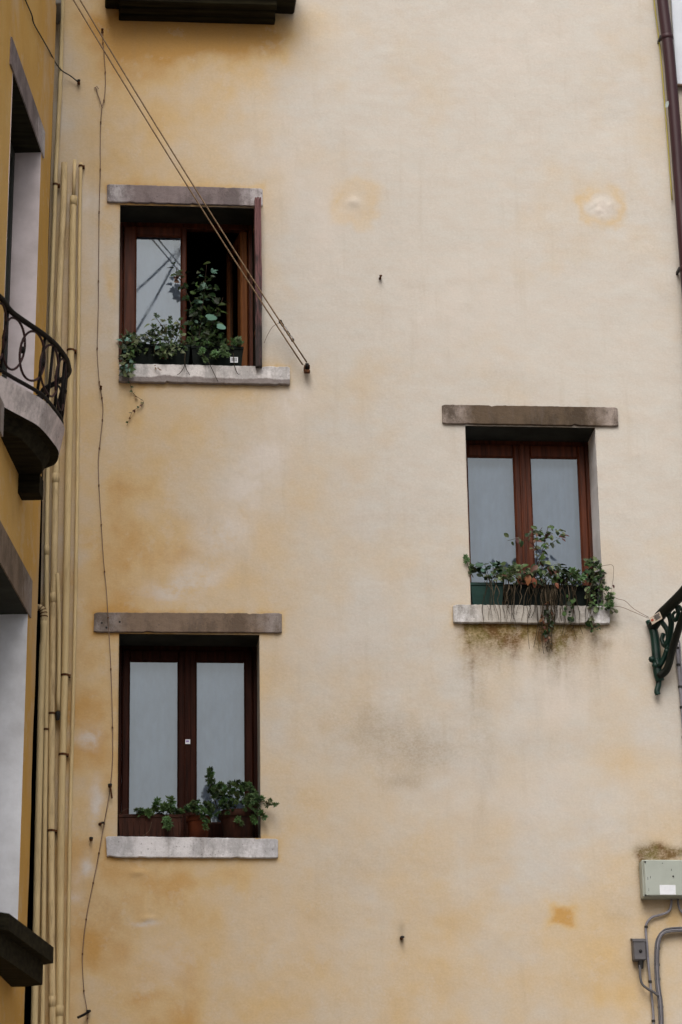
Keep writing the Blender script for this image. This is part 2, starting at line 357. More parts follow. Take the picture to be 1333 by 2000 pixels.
def paint_main(V):
    px, py = proj(V[:, 0], V[:, 1] * 0, V[:, 2])
    wx = px + 90 * (fbm(px / 160, py / 160, 1) - 0.5) + 24 * (fbm(px / 30, py / 30, 2) - 0.5)
    wy = py + 90 * (fbm(px / 160, py / 160, 11) - 0.5) + 24 * (fbm(px / 30, py / 30, 12) - 0.5)
    n1 = fbm(px / 120, py / 120, 21); n2 = fbm(px / 45, py / 45, 31)
    och = bilerp(wx, wy) + .10 / (1 + np.exp((1620 - py) / 70)) * (px > 0); och = och + (0.30 + 0.75 * och) * (n1 - 0.5) * 1.15 + (.12 + .5 * och) * (n2 - 0.5) * .8
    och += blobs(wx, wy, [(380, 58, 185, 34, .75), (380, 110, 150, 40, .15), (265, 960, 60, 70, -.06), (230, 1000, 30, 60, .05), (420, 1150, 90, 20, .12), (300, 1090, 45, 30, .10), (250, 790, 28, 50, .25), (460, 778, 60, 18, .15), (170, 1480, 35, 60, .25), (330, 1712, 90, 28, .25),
        (470, 1715, 60, 22, .15), (275, 1950, 30, 10, .25), (200, 1860, 20, 30, .2), (1245, 1500, 55, 28, .13), (940, 1790, 90, 50, .12), (1300, 1790, 50, 70, .25), (520, 1030, 60, 60, .15), (600, 960, 60, 50, .12),
        (205, 440, 14, 30, .3), (215, 560, 12, 40, .35), (170, 1080, 25, 40, .2), (560, 1620, 80, 50, .06), (640, 1400, 60, 60, .1), (1210, 1950, 60, 60, .15), (1275, 1285, 16, 45, .3)])
    # a square repair left in fresh ochre, and the two plugged anchor holes with ochre rings
    n3 = fbm(px / 14, py / 14, 51); q = np.maximum(np.abs(wx * .5 + px * .5 - 1088) / 22, np.abs(wy * .5 + py * .5 - 1792) / 18) + .9 * (n3 - .5); och += 0.7 / (1 + np.exp((q - 0.85) * 5)) * np.clip(1.7 * n3 + .1, .3, 1.3)
    r1 = np.hypot(wx * .3 + px * .7 - 693, py - 398) + 46 * (n2 - 0.5) + 20 * (n3 - .5); och += 0.14 * np.exp(-((r1 - 44) / 12) ** 2) + 0.15 / (1 + np.exp((r1 - 48) / 4))
    och += 0.16 * np.exp(-((px - 655) / 18) ** 2 - ((py - 410) / 26) ** 2)
    r2 = np.hypot((px - 1178) / 1.2, py - 403) + 34 * (n2 - 0.5) + 18 * (n3 - .5); och += 0.36 * np.exp(-((r2 - 36) / 9) ** 2) * np.clip(.35 + np.abs(px - 1178) / 45 + (py > 418) * .35, 0, 1)
    for (x0_, y0_, x1_, y1_) in ((233, 716, 566, 751), (207, 1637, 543, 1677), (184, 1198, 550, 1237), (885, 1184, 1190, 1220), (209, 364, 512, 400)):
        dd = np.maximum(np.maximum(x0_ - px, px - x1_), np.maximum(y0_ - py, py - y1_)) + 14 * (n3 - .5); och += .30 * np.exp(-np.clip(dd, 0, None) / 6)
    pale = 1.25 * blobs(wx, wy, [(570, 790, 40, 40, .9), (530, 890, 40, 50, .9), (490, 960, 40, 45, .8), (440, 1050, 55, 45, .8), (370, 1130, 60, 35, .8), (310, 1155, 50, 20, .5), (180, 395, 26, 24, .7), (185, 520, 24, 60, .5), (165, 1440, 20, 22, .8),
        (168, 1575, 20, 50, .9), (168, 1712, 18, 26, .9), (165, 1775, 20, 16, .6), (1100, 1340, 55, 80, .7), (1180, 1290, 30, 70, .4), (660, 1260, 80, 40, .4), (640, 440, 40, 120, .5), (580, 330, 60, 80, .4), (480, 300, 40, 30, .3), (220, 640, 10, 60, .6), (290, 1795, 18, 8, .9), (330, 1880, 60, 50, .35), (1000, 80, 120, 60, .3), (900, 600, 150, 90, .35), (560, 1820, 80, 60, .2), (1000, 1560, 200, 80, .25)])
    pale += 1.4 * np.exp(-((px - 1178) / 24) ** 2 - ((py - 405) / 17) ** 2) + 0.9 * np.exp(-((px - 692) / 11) ** 2 - ((py - 394) / 8) ** 2)
    grime = blobs(wx, wy, [(760, 1440, 130, 55, .75), (690, 1390, 70, 30, .35), (790, 1530, 60, 22, .6), (840, 1470, 70, 50, .5), (700, 1265, 60, 18, .35), (960, 1340, 18, 120, .45), (965, 1560, 16, 90, .35), (1150, 1290, 26, 50, .5), (950, 1270, 24, 40, .6), (1060, 1450, 160, 30, .2), (700, 1690, 60, 40, .25), (620, 1750, 50, 40, .2), (870, 1010, 40, 30, .15), (930, 560, 60, 12, .2), (960, 740, 90, 16, .22), (430, 1960, 60, 10, .12), (230, 1790, 40, 40, .3), (1200, 1770, 50, 20, .4)])
    grime += 0.08 * np.clip((n1 - 0.5) * 4, 0, 1)
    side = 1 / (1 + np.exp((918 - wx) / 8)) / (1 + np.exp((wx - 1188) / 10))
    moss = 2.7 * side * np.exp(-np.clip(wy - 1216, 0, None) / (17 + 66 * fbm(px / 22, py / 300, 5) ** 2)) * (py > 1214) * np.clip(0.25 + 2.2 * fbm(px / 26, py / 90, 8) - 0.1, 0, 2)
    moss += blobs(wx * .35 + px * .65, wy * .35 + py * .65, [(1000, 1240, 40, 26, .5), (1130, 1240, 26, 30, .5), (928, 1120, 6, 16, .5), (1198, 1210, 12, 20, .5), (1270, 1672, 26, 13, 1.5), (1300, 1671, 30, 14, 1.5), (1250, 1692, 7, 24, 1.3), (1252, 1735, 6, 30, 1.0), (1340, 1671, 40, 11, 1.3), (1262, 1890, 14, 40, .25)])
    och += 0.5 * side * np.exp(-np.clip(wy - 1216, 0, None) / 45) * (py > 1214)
    dark = blobs(px, py, [(743, 546, 3.2, 6, .5), (785, 1836, 5, 8, .5), (785, 1815, 7, 14, .25), (196, 1610, 8, 5, .35), (600, 733, 6, 10, .3), (154, 166, 5, 8, .3), (216, 1545, 6, 8, .3), (1285, 1360, 6, 10, .3)])
    return dict(ochre=och, pale=pale, grime=grime, moss=moss, dark=dark)

XL, XR, ZT = -0.30, 7.0, 13.6
REC = 0.30
def rect(x0, y0, x1, y1):                  # opening from its corners in the photograph
    a, b = P(x0, (y0 + y1) / 2), P(x1, (y0 + y1) / 2); cx = (x0 + x1) / 2
    return (a[0], b[0], P(cx, y1)[2], P(cx, y0)[2])
OP_UL = rect(233.5, 402.5, 498, 716)
OP_R = rect(915, 833.5, 1171, 1184)
OP_LL = rect(231, 1239, 508, 1637)
OPS = [OP_UL, OP_R, OP_LL]
house = thing('ochre_house', 'tall weathered house with peeling ochre and cream plaster and three brown windows', 'house', ((XL + XR) / 2, 0, 0))
def main_map(U, Vv):
    wob = 0.022 * (fbm(U * 0.9, Vv * 0.9, 41) - 0.5) + 0.007 * (fbm(U * 5, Vv * 5, 42) - 0.5)
    px, py = proj(U, U * 0, Vv)
    wob = wob - 0.012 * np.exp(-((px - 1178) / 24) ** 2 - ((py - 404) / 16) ** 2) * (2.4 * fbm(U * 34, Vv * 34, 3) - .5) - 0.010 * np.exp(-((px - 692) / 10) ** 2 - ((py - 394) / 8) ** 2) - 0.012 * np.exp(-((px - 268) / 14) ** 2 - ((py - 1705) / 6) ** 2) - 0.010 * np.exp(-((px - 290) / 12) ** 2 - ((py - 1795) / 5) ** 2)
    return np.stack([U, wob, Vv], -1)
us = list(np.arange(XL, 4.7, 0.014)) + list(np.arange(4.8, XR + .01, 0.2)) + [XR]
vs = list(np.arange(0, 4.2, 0.2)) + list(np.arange(4.2, 12.4, 0.014)) + list(np.arange(12.5, ZT, 0.2)) + [ZT]
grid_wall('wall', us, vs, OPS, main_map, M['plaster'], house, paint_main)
# the rest of the house: sides, back and flat top, open behind the front sheet
mb = MB(); z0 = -0.02
mb.add([(XL, 0.0, 0), (XL, 6, 0), (XL, 6, ZT), (XL, 0.0, ZT), (XR, 0.0, 0), (XR, 6, 0), (XR, 6, ZT), (XR, 0.0, ZT)], [(0, 3, 2, 1), (4, 5, 6, 7), (1, 2, 6, 5), (2, 3, 7, 6)])
mb.build('side_wall', M['far_house'], house)

def bars(mb, x0, x1, z0, z1, y0, y1, wl, wr, wb, wt, bev=0.006):   # a four-sided frame
    mb.box((x0, y0, z0), (x0 + wl, y1, z1), bev); mb.box((x1 - wr, y0, z0), (x1, y1, z1), bev)
    mb.box((x0 + wl + .0005, y0 + .001, z0), (x1 - wr - .0005, y1 - .001, z0 + wb), bev); mb.box((x0 + wl + .0005, y0 + .001, z1 - wt), (x1 - wr - .0005, y1 - .001, z1), bev); return mb
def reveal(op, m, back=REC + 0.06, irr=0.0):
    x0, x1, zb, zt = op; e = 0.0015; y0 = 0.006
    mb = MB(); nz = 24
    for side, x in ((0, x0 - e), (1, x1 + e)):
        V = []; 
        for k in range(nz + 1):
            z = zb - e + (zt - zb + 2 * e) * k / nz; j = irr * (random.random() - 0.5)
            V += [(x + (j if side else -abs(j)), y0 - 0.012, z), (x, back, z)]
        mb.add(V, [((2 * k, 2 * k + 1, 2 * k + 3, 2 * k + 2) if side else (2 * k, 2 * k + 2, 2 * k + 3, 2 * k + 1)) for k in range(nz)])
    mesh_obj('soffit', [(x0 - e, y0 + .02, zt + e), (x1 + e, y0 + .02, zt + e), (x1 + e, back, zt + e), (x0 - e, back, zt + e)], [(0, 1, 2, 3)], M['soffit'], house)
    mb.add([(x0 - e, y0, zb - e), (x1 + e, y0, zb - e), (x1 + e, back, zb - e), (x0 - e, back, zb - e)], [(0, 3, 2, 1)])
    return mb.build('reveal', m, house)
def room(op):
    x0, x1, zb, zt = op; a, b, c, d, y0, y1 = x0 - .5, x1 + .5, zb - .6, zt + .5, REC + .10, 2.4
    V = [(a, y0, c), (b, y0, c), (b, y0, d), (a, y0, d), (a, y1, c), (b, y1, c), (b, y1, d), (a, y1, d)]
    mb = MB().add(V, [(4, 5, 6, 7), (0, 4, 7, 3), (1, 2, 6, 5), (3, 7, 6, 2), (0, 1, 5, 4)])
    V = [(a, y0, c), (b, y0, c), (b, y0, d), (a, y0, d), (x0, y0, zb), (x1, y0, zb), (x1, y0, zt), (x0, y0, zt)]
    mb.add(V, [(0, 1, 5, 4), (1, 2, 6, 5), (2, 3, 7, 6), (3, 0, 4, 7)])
    return mb.build('room_interior', M['unlit_dark'], house)
def curtain(win, x0, x1, zb, zt, y, waves=5, amp=0.012, seed=0):
    n = 60; V = []
    for i in range(n + 1):
        x = x0 + (x1 - x0) * i / n; u = i / n
        a = amp * math.sin(u * waves * 6.283 + seed) + amp * 0.6 * math.sin(u * waves * 2.3 * 6.283 + seed * 2)
        V += [(x, y + a, zb), (x + 0.006 * math.sin(seed + u * 9), y + a * 0.5, zt)]
    return mesh_obj('curtain', V, [(2 * i, 2 * i + 2, 2 * i + 3, 2 * i + 1) for i in range(n)], M['curtain'], win, True)
def window(op, panes, top, wood, curt, open_right=None, label=None):
    """panes: left and right glass edges in the photograph; top: y of glass top"""
    x0, x1, zb, zt = op; Y = REC
    wnd = bars(MB(), x0 - .01, x1 + .01, zb + .001, zt + .004, Y, Y + .07, .038, .038, .05, .045).build('window', wood, house)
    if label: wnd['label'] = label
    (a0, a1), (b0, b1) = panes; my = top + 150
    A0, A1, B0, B1 = [P(v, my, Y - .01)[0] for v in (a0, a1, b0, b1)]
    gt = P((a0 + b1) / 2, top, Y - .01)[2]; gb = zb + 0.17
    mid = (A1 + B0) / 2; sx0, sx1 = x0 + .030, x1 - .030; st = zt - .035; sb = zb + .055
    for i, (l, r, ga, gb_, op_) in enumerate(((sx0, mid - .001, A0, A1, None), (mid + .001, sx1, B0, B1, open_right))):
        mb = bars(MB(), l, r, sb, st, Y - .018, Y + .035, max(ga - l, .02), max(r - gb_, .02), gb - sb, max(st - gt, .03), .008)
        # glazing bead
        bars(mb, ga - .006, gb_ + .006, gb - .006, gt + .006, Y - .006, Y + .012, .011, .011, .011, .011, .004)
        V = np.array(mb.V)
        gV = np.array([(ga - .004, Y + .004, gb - .004), (gb_ + .004, Y + .004, gb - .004), (gb_ + .004, Y + .004, gt + .004), (ga - .004, Y + .004, gt + .004)])
        mt = wood
        if op_:
            piv = np.array((r, Y + .035, 0)); c, s_ = math.cos(op_), math.sin(op_)
            rot = lambda Q: np.stack([piv[0] + (Q[:, 0] - piv[0]) * c + (Q[:, 1] - piv[1]) * s_ * 1.0, piv[1] - (Q[:, 0] - piv[0]) * s_ + (Q[:, 1] - piv[1]) * c, Q[:, 2]], -1)
            V = rot(V); gV = rot(gV); mt = M['wood_lit']
        sash = mesh_obj('sash', V, mb.F, mt, house); 
        mesh_obj('pane', gV, [(0, 1, 2, 3)], M['glass'], sash)
    if not open_right:                      # the strip covering the joint of the two sashes
        mb = MB().box((mid - .022, Y - .034, sb), (mid + .022, Y - .019, st), .008); mb.box((mid - .009, Y - .042, sb), (mid + .009, Y - .0345, st), .004); mb.build('cover_strip', wood, house)
    for (l, r, k) in curt: curtain(wnd, l(x0, x1, mid), r(x0, x1, mid), zb + .06, zt - .02, Y + .11, 1.6 + k * .5, .009, k)
    return wnd, mid, gt
full = [(lambda a, b, c: a + .02, lambda a, b, c: c - .005, 1.3), (lambda a, b, c: c + .005, lambda a, b, c: b - .02, 2.9)]
reveal(OP_R, M['reveal_white'], irr=.006); reveal(OP_LL, M['reveal']); reveal(OP_UL, M['beam_and_shade'])
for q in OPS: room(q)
window(OP_R, ((917, 1009), (1042, 1136)), 893, M['wood'], full, label='two-leaf window with reddish brown frame and pale panes')
_, mid_ll, _ = window(OP_LL, ((252, 348), (383.5, 479)), 1292, M['wood_dark'], full, label='two-leaf window with very dark brown frame and pale panes')
window(OP_UL, ((265, 354), (376, 458)), 462, M['wood'], full[:1], open_right=math.radians(79), label='window with its right leaf swung open on a black room')

def slab(name, corners, depth0, depth1, mat, rough=.0012, seed=0, label=None):   # stone set in the wall, worn edges; corners tl,tr,br,bl in the photograph
    tl, tr, br, bl = [P(*c) for c in corners]; n = 64; rs = np.random.default_rng(seed); V = []; cb = ct = 0.0
    prof = [(0, -1), (.005, 0), (.035, 1), (.965, 1), (.995, 0), (1, -1)]
    for i in range(n + 1):
        u = i / n; t = tl + (tr - tl) * u; b = bl + (br - bl) * u; dz = rs.normal(0, rough * .7, 2); cb = cb * .45 + (rs.uniform(.004, .011) if rs.random() < .05 else 0); ct = ct * .45 + (rs.uniform(.003, .009) if rs.random() < .05 else 0); dz = dz + np.array((cb, -ct))
        if i in (0, n): dz = dz + np.array((.006, -.006))
        e = 0 if 0 < i < n else -0.005
        for k, (v, d) in enumerate(prof):
            p = b + (t - b) * v; y = {-1: depth1, 0: depth0 + .004 - e, 1: depth0 - e + rs.normal(0, rough * .15)}[d]
            V.append((p[0], y, p[2] + (dz[0] if v < .5 else dz[1])))
    m_ = len(prof); Fc = [(i * m_ + k, (i + 1) * m_ + k, (i + 1) * m_ + k + 1, i * m_ + k + 1) for i in range(n) for k in range(m_ - 1)]
    Fc += [tuple(range(m_)), tuple(n * m_ + k for k in range(m_))[::-1]]
    o = mesh_obj(name, V, Fc, mat, house, False)
    if label: o['label'] = label
    return o
slab('lintel', [(209, 361), (513, 369.5), (513, 404.5), (209.5, 396)], -.022, .06, M['lintel_grey'], seed=1, label='grey lintel with worn dark smears')
slab('lintel', [(863.5, 791.5), (1206, 797), (1208, 834), (864.5, 829)], -.022, .06, M['lintel_brown'], seed=2, label='brown lintel with pale ends')
slab('lintel', [(184, 1197.5), (550.5, 1199), (550.5, 1237.5), (183, 1236)], -.022, .06, M['lintel_mixed'], seed=3, label='brown and grey lintel with three dark spots')
slab('sill', [(233, 713), (566, 719), (566, 754), (232, 748.5)], -.035, .30, M['sill_white'], .0016, 4, 'white stone sill with grey cracked lower edge')
slab('sill', [(885, 1183), (1191, 1186.5), (1190, 1221), (885.5, 1218.5)], -.035, .30, M['sill_grey'], .0022, 5, 'speckled stone sill, white at its left end')
slab('sill', [(207, 1635), (543, 1640), (543, 1678), (209, 1676.5)], -.03, .30, M['sill_low'], .0012, 6, 'pale painted stone sill')

for x, y in ((199, 1217), (208, 1226), (234, 1215)):
    p = P(x, y, -.021); MB().tube([p, p + np.array((0, -.0035, 0))], .0075, 8).build('nail_hole', M['black'], house)
# dark timber beam ends and shutter of the upper window
def hinge_shutter():
    a = P(498, 384, -.09); b = P(513, 714, -.09); x0, x1, zt_, zb_ = a[0], b[0], a[2], b[2]
    mb = MB(); w_ = (x1 - x0)
    for k, (u0, u1, dy) in enumerate(((0, .30, .004), (.31, .66, 0), (.67, 1, .006))):
        n = 14; V = []
        for i in range(n + 1):
            z = zb_ + (zt_ - zb_) * i / n; j = [random.gauss(0, .0012) for _ in range(4)]
            V += [(x0 + w_ * u0 + j[0], -.09 + dy + j[1], z), (x0 + w_ * u1 + j[2], -.09 + dy + j[3], z), (x0 + w_ * u1, .02, z), (x0 + w_ * u0, .02, z)]
        mb.add(V, [(4 * i + q, 4 * i + (q + 1) % 4, 4 * i + 4 + (q + 1) % 4, 4 * i + 4 + q) for i in range(n) for q in range(4)] + [(3, 2, 1, 0), (4 * n, 4 * n + 1, 4 * n + 2, 4 * n + 3)])
    g = N('peeling_maroon_wood'); sx = g.n('SeparateXYZ'); g.l(g.coord('Generated'), sx.inputs[0])
    f = g.ramp(g.math('ADD', g.noise(18, 5, .7, stretch=(4, 4, .5)), g.math('MULTIPLY', sx.outputs[2], .35)), .55, .75)
    col = g.mix(f, (0.018, 0.010, 0.009), (0.13, 0.05, 0.05)); mt = g.bsdf(col, .75, 0, g.bump(g.noise(30, 4, stretch=(6, 6, .4)), .6, .006))
    s = mb.build('shutter', mt, house); s['label'] = 'open wooden shutter with peeling maroon paint seen edge-on'
    for z in (zb_ + .25, zt_ - .25):
        MB().box((x0 - .006, -.06, z), (x0 - .001, .03, z + .03), .001).build('hinge', M['rust'], s)
hinge_shutter()
# sticker on the lower window
p = P(367, 1449, REC - .043); MB().box((p[0] - .017, p[1] - .002, p[2] - .016), (p[0] + .017, p[1], p[2] + .016), .0005).build('sticker', M['paper'], house)
MB().box((p[0] - .012, p[1] - .0035, p[2] - .004), (p[0] + .008, p[1] - .0025, p[2] + .009), .0003).build('sticker_print', simple('violet_print', (.25, .2, .4), (.3, .25, .5)), house)

# projecting sill of the window above, only its underside in view
up = thing('window_balcony', 'dark timber underside of a projecting window box at the top', 'balcony', (P(390, 0)[0], 0, P(390, 20)[2]))
a, b = P(205, 20), P(575, 20)
MB().box((a[0], -.32, P(390, 22)[2]), (b[0], .02, P(390, 22)[2] + .20), .012).build('slab', M['beam_and_shade'], up)
a, b = P(232, 38), P(537, 50); z = (a[2] + b[2]) / 2
for k in range(3):
    y0, y1 = -.26 + .090 * k, -.26 + .090 * (k + 1) - .005
    MB().box((a[0] + .006 * (k % 2), y0, z + .012 * (2 - k)), (b[0] - .008 * (k % 2), y1, P(390, 22)[2] - .002), .006).build('beam', M['beam_and_shade'], up)
# an open boarded shutter at the right margin
sh = thing('white_shutter', 'white boarded shutter opened flat against the wall beside the maroon downpipe', 'shutter', P(1355, 165, -.03))
a = P(1322, 163, -.05); x0 = a[0]
for k in range(4): MB().box((x0 + .10 * k, -.05, a[2]), (x0 + .10 * k + .096, -.022, a[2] + 1.5), .004).build('board', M['white_paint'], sh)
MB().box((x0 - .004, -.055, a[2] - .012), (x0 + .40, -.018, a[2] - .001), .002).build('bottom_edge', M['cable'], sh)

# ------------------------------------------------------------------ the house on the left
EDGE_B, EDGE_T = P(50, 1900, -.30), P(107, 100, -.30)
LE = (EDGE_T - EDGE_B) / (EDGE_T - EDGE_B)[2]           # up along its far corner (it leans a little)
LH = -np.array((0.143, 0.990, 0.0))                      # along its front, towards the viewer
LN = np.cross(LH, LE); LN /= np.linalg.norm(LN)
if LN[0] < 0: LN = -LN
E0 = EDGE_B - LE * EDGE_B[2]
def LW(s, t, o=0.0): return E0 + LH * s + LE * t + LN * o
def LP(px, py, o=0.0):
    d = ray(px, py); q = E0 + LN * o; k = ((q - CAM) @ LN) / (d @ LN); p = CAM + d * k; t = p[2] ; v = p - E0 - LE * t
    return v @ LH, t
left = thing('yellow_house', 'neighbouring yellow ochre house at the left edge with balcony and white window reveals', 'house', tuple(LW(2, 0)))
d_far, _ = LP(72, 520); d_near, _ = LP(14, 420); d_top = LP(79, 296)[1]
ZS = P(130, 833, -1.4)[2]; ZR = P(133, 713, -1.4)[2]     # balcony slab top and handrail
w_far, _ = LP(45, 1450); w_near = w_far + (d_near - d_far); w_top = LP(49, 1192)[1]; w_bot = LP(38, 1795)[1] - .30
D1 = (d_far, d_near, ZS + .02, d_top); D2 = (w_far, w_near, w_bot, w_top)
def left_map(U, Vv):
    wob = 0.012 * (fbm(U * 1.3, Vv * 1.3, 61) - 0.5)
    return E0 + U[..., None] * LH + Vv[..., None] * LE + wob[..., None] * LN
def paint_left(V):
    s = V[:, 1]; z = V[:, 2]
    n1 = fbm(s * 1.5 + 9, z * .8, 71); n2 = fbm(s * 6, z * 3, 72)
    och = 0.93 + 0.5 * (n1 - .5) + .25 * (n2 - .5)
    return dict(ochre=och, pale=np.clip((n1 - .56) * 2.0, 0, 1), grime=.35 * np.clip((n2 - .5) * 3, 0, 1), moss=0 * s, dark=0 * s)
grid_wall('wall', list(np.arange(0, 4, .05)) + list(np.arange(4, 10.1, .5)), list(np.arange(0, 14.1, .1)), [D1, D2], left_map, M['plaster_gold'], left, paint_left)
def left_box(s0, s1, t0, t1, o0, o1):
    V = [LW(s, t, o) for t in (t0, t1) for s, o in ((s0, o0), (s1, o0), (s1, o1), (s0, o1))]
    return V, [(0, 1, 2, 3), (4, 7, 6, 5), (0, 4, 5, 1), (1, 5, 6, 2), (2, 6, 7, 3), (3, 7, 4, 0)]
# far corner and the narrow gap between the two houses
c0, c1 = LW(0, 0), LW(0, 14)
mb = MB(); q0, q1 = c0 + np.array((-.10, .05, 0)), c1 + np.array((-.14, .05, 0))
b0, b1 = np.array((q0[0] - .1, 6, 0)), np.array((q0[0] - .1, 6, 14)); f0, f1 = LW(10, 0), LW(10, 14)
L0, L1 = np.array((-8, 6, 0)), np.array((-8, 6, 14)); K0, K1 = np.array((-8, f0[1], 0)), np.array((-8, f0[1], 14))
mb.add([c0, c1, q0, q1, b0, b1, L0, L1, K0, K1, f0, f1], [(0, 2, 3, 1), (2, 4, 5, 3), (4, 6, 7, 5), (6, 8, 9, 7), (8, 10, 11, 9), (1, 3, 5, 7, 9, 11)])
mb.build('side_wall', M['unlit_dark'], left)  # side wall coloured near black for the shade in the gap
MB().box((-1.2, 3.0, 0), (XL - .001, 3.1, 13.5)).build('added_gap_end', M['unlit_dark'], left)  # added wall that shuts out the sky so the gap stays dark
for op, tone in ((D1, 0), (D2, 1)):
    s0, s1, t0, t1 = op; dp = -.21 if tone == 0 else -.30
    V = [LW(s, t, o) for o in (0.004, dp) for s, t in ((s0, t0), (s1, t0), (s1, t1), (s0, t1))]
    mesh_obj('reveal', V, [(0, 3, 7, 4), (1, 5, 6, 2), (0, 4, 5, 1)], M['reveal_white'] if tone else simple('reveal_pinkish', (.72, .63, .63), (.52, .45, .44), 2.5, .9), left)
    mesh_obj('soffit', [V[3], V[2], V[6], V[7]], [(0, 1, 2, 3)], M['soffit'] if tone else M['beam_and_shade'], left)  # both soffits carry the recess shade in their dark colour
    V, Fc = left_box(s0 - .2, s1 + .2, t0 - .2, t1 + .2, dp - .06, dp - .12); mesh_obj('room_interior', V, Fc, M['unlit_dark'], left)  # flat dark sheet in place of the unlit room behind
    # door or window frame deep in the opening
    mb = MB()
    for a in ((s0, s0 + .07, t0, t1), (s1 - .07, s1, t0, t1), (s0 + .07, s1 - .07, t1 - .08, t1), ((s0 + s1) / 2 - .05, (s0 + s1) / 2 + .05, t0, t1 - .08)):
        mb.add(*left_box(*a, dp + .03, dp - .04))
    fr_ = mb.build('window_frame', simple('green_black_wood', (.02, .022, .018), (.035, .036, .03), stretch=(5, 5, .5)), left)
    for a in ((s0 + .07, (s0 + s1) / 2 - .05), ((s0 + s1) / 2 + .05, s1 - .07)):
        V = [LW(s, t, dp) for s, t in ((a[0], t0), (a[1], t0), (a[1], t1 - .08), (a[0], t1 - .08))]; mesh_obj('pane', V, [(0, 1, 2, 3)], M['glass'], fr_)
    lz = .20 if tone == 0 else .26
    V, Fc = left_box(s0 - .10, s1 + .12, t1 + .001, t1 + lz, .012, -.12); mesh_obj('lintel', V, Fc, M['lintel_grey'] if tone == 0 else M['lintel_mixed'], left)
# heavy dark sill under the lower opening
ZL = P(105, 1850, -.9)[2]
def ledge(name, z0, z1, k):
    A, B, Cc = HZ(105, 1850, ZL), HZ(18, 1784, ZL), HZ(-60, 1776, ZL); loc = []
    for p in (A, B, Cc):
        v = p - E0 - LE * ZL; loc.append((v @ LH, v @ LN))
    pts = [(loc[0][0] - .10 + k, -.05), (loc[0][0] - .10 + k, loc[0][1] * .55 - k), (loc[0][0] + k * .4, loc[0][1] - k)] + [(a_, max(b2 - k, .03)) for a_, b2 in loc[1:]] + [(loc[2][0], -.05)]
    n = len(pts); V = [LW(a_, z, b2) for z in (z0, z1) for a_, b2 in pts]
    return mesh_obj(name, V, [(i, (i + 1) % n, n + (i + 1) % n, n + i) for i in range(n)] + [tuple(range(n))[::-1], tuple(range(n, 2 * n))], M['beam_and_shade'], left)
ledge('ledge', ZL - .10, ZL, 0); ledge('corbel', ZL - .24, ZL - .101, .06)
# grey corner box, extended upward out of view to shade the wall below
p = P(106, 12, -.2); MB().box((p[0] - .055, -.34, p[2] - .05), (p[0] + .05, -.02, p[2] + 1.2), .006).build('shading_bracket_box', simple('grey_lead', (.13, .12, .10), (.2, .19, .17)), left)

# balcony: bowed slab and iron railing; plan curves (along the wall, outwards) of the handrail and of the slab edge
def plan_of(pxs, z, ext):
    b_ = E0 + LE * z; pl = []
    for q in pxs:
        v = HZ(*q, z) - b_; pl.append((v @ LH, v @ LN))
    sm = pl[-1][0]; near = [(pl[0][0] + ext, -.02)] + pl
    far = [(sm - (a_ - sm) * .42, b2 * .97) for a_, b2 in near[::-1][1:]]
    return [tuple(v[:2]) for v in smooth_path([(a_, max(b2, -.02), 0) for a_, b2 in near + far], 6)], sm
top_c, smid = plan_of([(0, 580), (20, 606), (45, 625), (75, 645), (95, 660), (110, 674), (122, 689), (130, 702), (133, 715)], ZR, .28)
bot_c, _ = plan_of([(-4, 728), (12, 737), (34, 750), (62, 765), (88, 780), (106, 798), (119, 815), (127, 827), (130, 836)], ZS, .28)
def ring(z, k=0.0):
    f = (z - ZS) / (ZR - ZS); f = min(max(f, 0), 1)
    return [LW(a[0] * (1 - f) + b[0] * f, z, max(a[1] * (1 - f) + b[1] * f + k, 0)) for a, b in zip(bot_c, top_c)]
SLT = .17
def prism(name, z0, z1, k0, k1, mat, parent):
    lo, hi = ring(z0, k0), ring(z1, k1); n = len(lo)
    lo_b = [LW(c[0], z0, -.06) for c in bot_c]; hi_b = [LW(c[0], z1, -.06) for c in bot_c]
    V = lo + hi + lo_b + hi_b
    Fc = [(i, i + 1, n + i + 1, n + i) for i in range(n - 1)] + [(n + i, n + i + 1, 3 * n + i + 1, 3 * n + i) for i in range(n - 1)]
    bal_ = mesh_obj(name, V, Fc, mat, parent)
    return bal_, lo, lo_b
bal, lo_, lob_ = prism('balcony', ZS - SLT, ZS, -.045, -.012, M['slab'], left); bal['label'] = 'bowed pinkish stone slab with black iron railing'
n_ = len(lo_); mesh_obj('underside', lo_ + lob_, [(i + 1, i, n_ + i, n_ + i + 1) for i in range(n_ - 1)], M['beam_and_shade'], bal)  # stone underside coloured dark to hold the shade beneath the slab
_, a_, b_ = prism('underside_step', ZS - SLT - .09, ZS - SLT - .001, -.15, -.10, M['beam_and_shade'], bal)
mesh_obj('underside_step', a_ + b_, [(i + 1, i, n_ + i, n_ + i + 1) for i in range(n_ - 1)], M['beam_and_shade'], bal)
for sc, hh, oo in ((smid + 1.22, .20, .12), (smid - .22, .12, .14)):
    V, Fc = left_box(sc - .08, sc + .08, ZS - SLT - .10 - hh, ZS - SLT - .091, oo, -.05); V = np.array(V)
    V[[2, 3]] -= LN * oo * .55; mesh_obj('corbel', V, Fc, M['beam_and_shade'] if sc < smid else M['lintel_mixed'], bal)  # far corbel coloured dark to stand for the shadow it sits in
MB().tube(ring(ZR), .021, 8, flat=.75).build('handrail', M['iron'], bal, True)
MB().tube(ring(ZS + .045, -.032), .013, 6).build('bottom_rail', M['iron'], bal, True)
LT = [np.array(v) for v in ring(ZR, -.008)]; LB = [np.array(v) for v in ring(ZS + .03, -.034)]
seg = np.cumsum([0] + [np.linalg.norm(LT[i + 1] - LT[i]) for i in range(len(LT) - 1)])
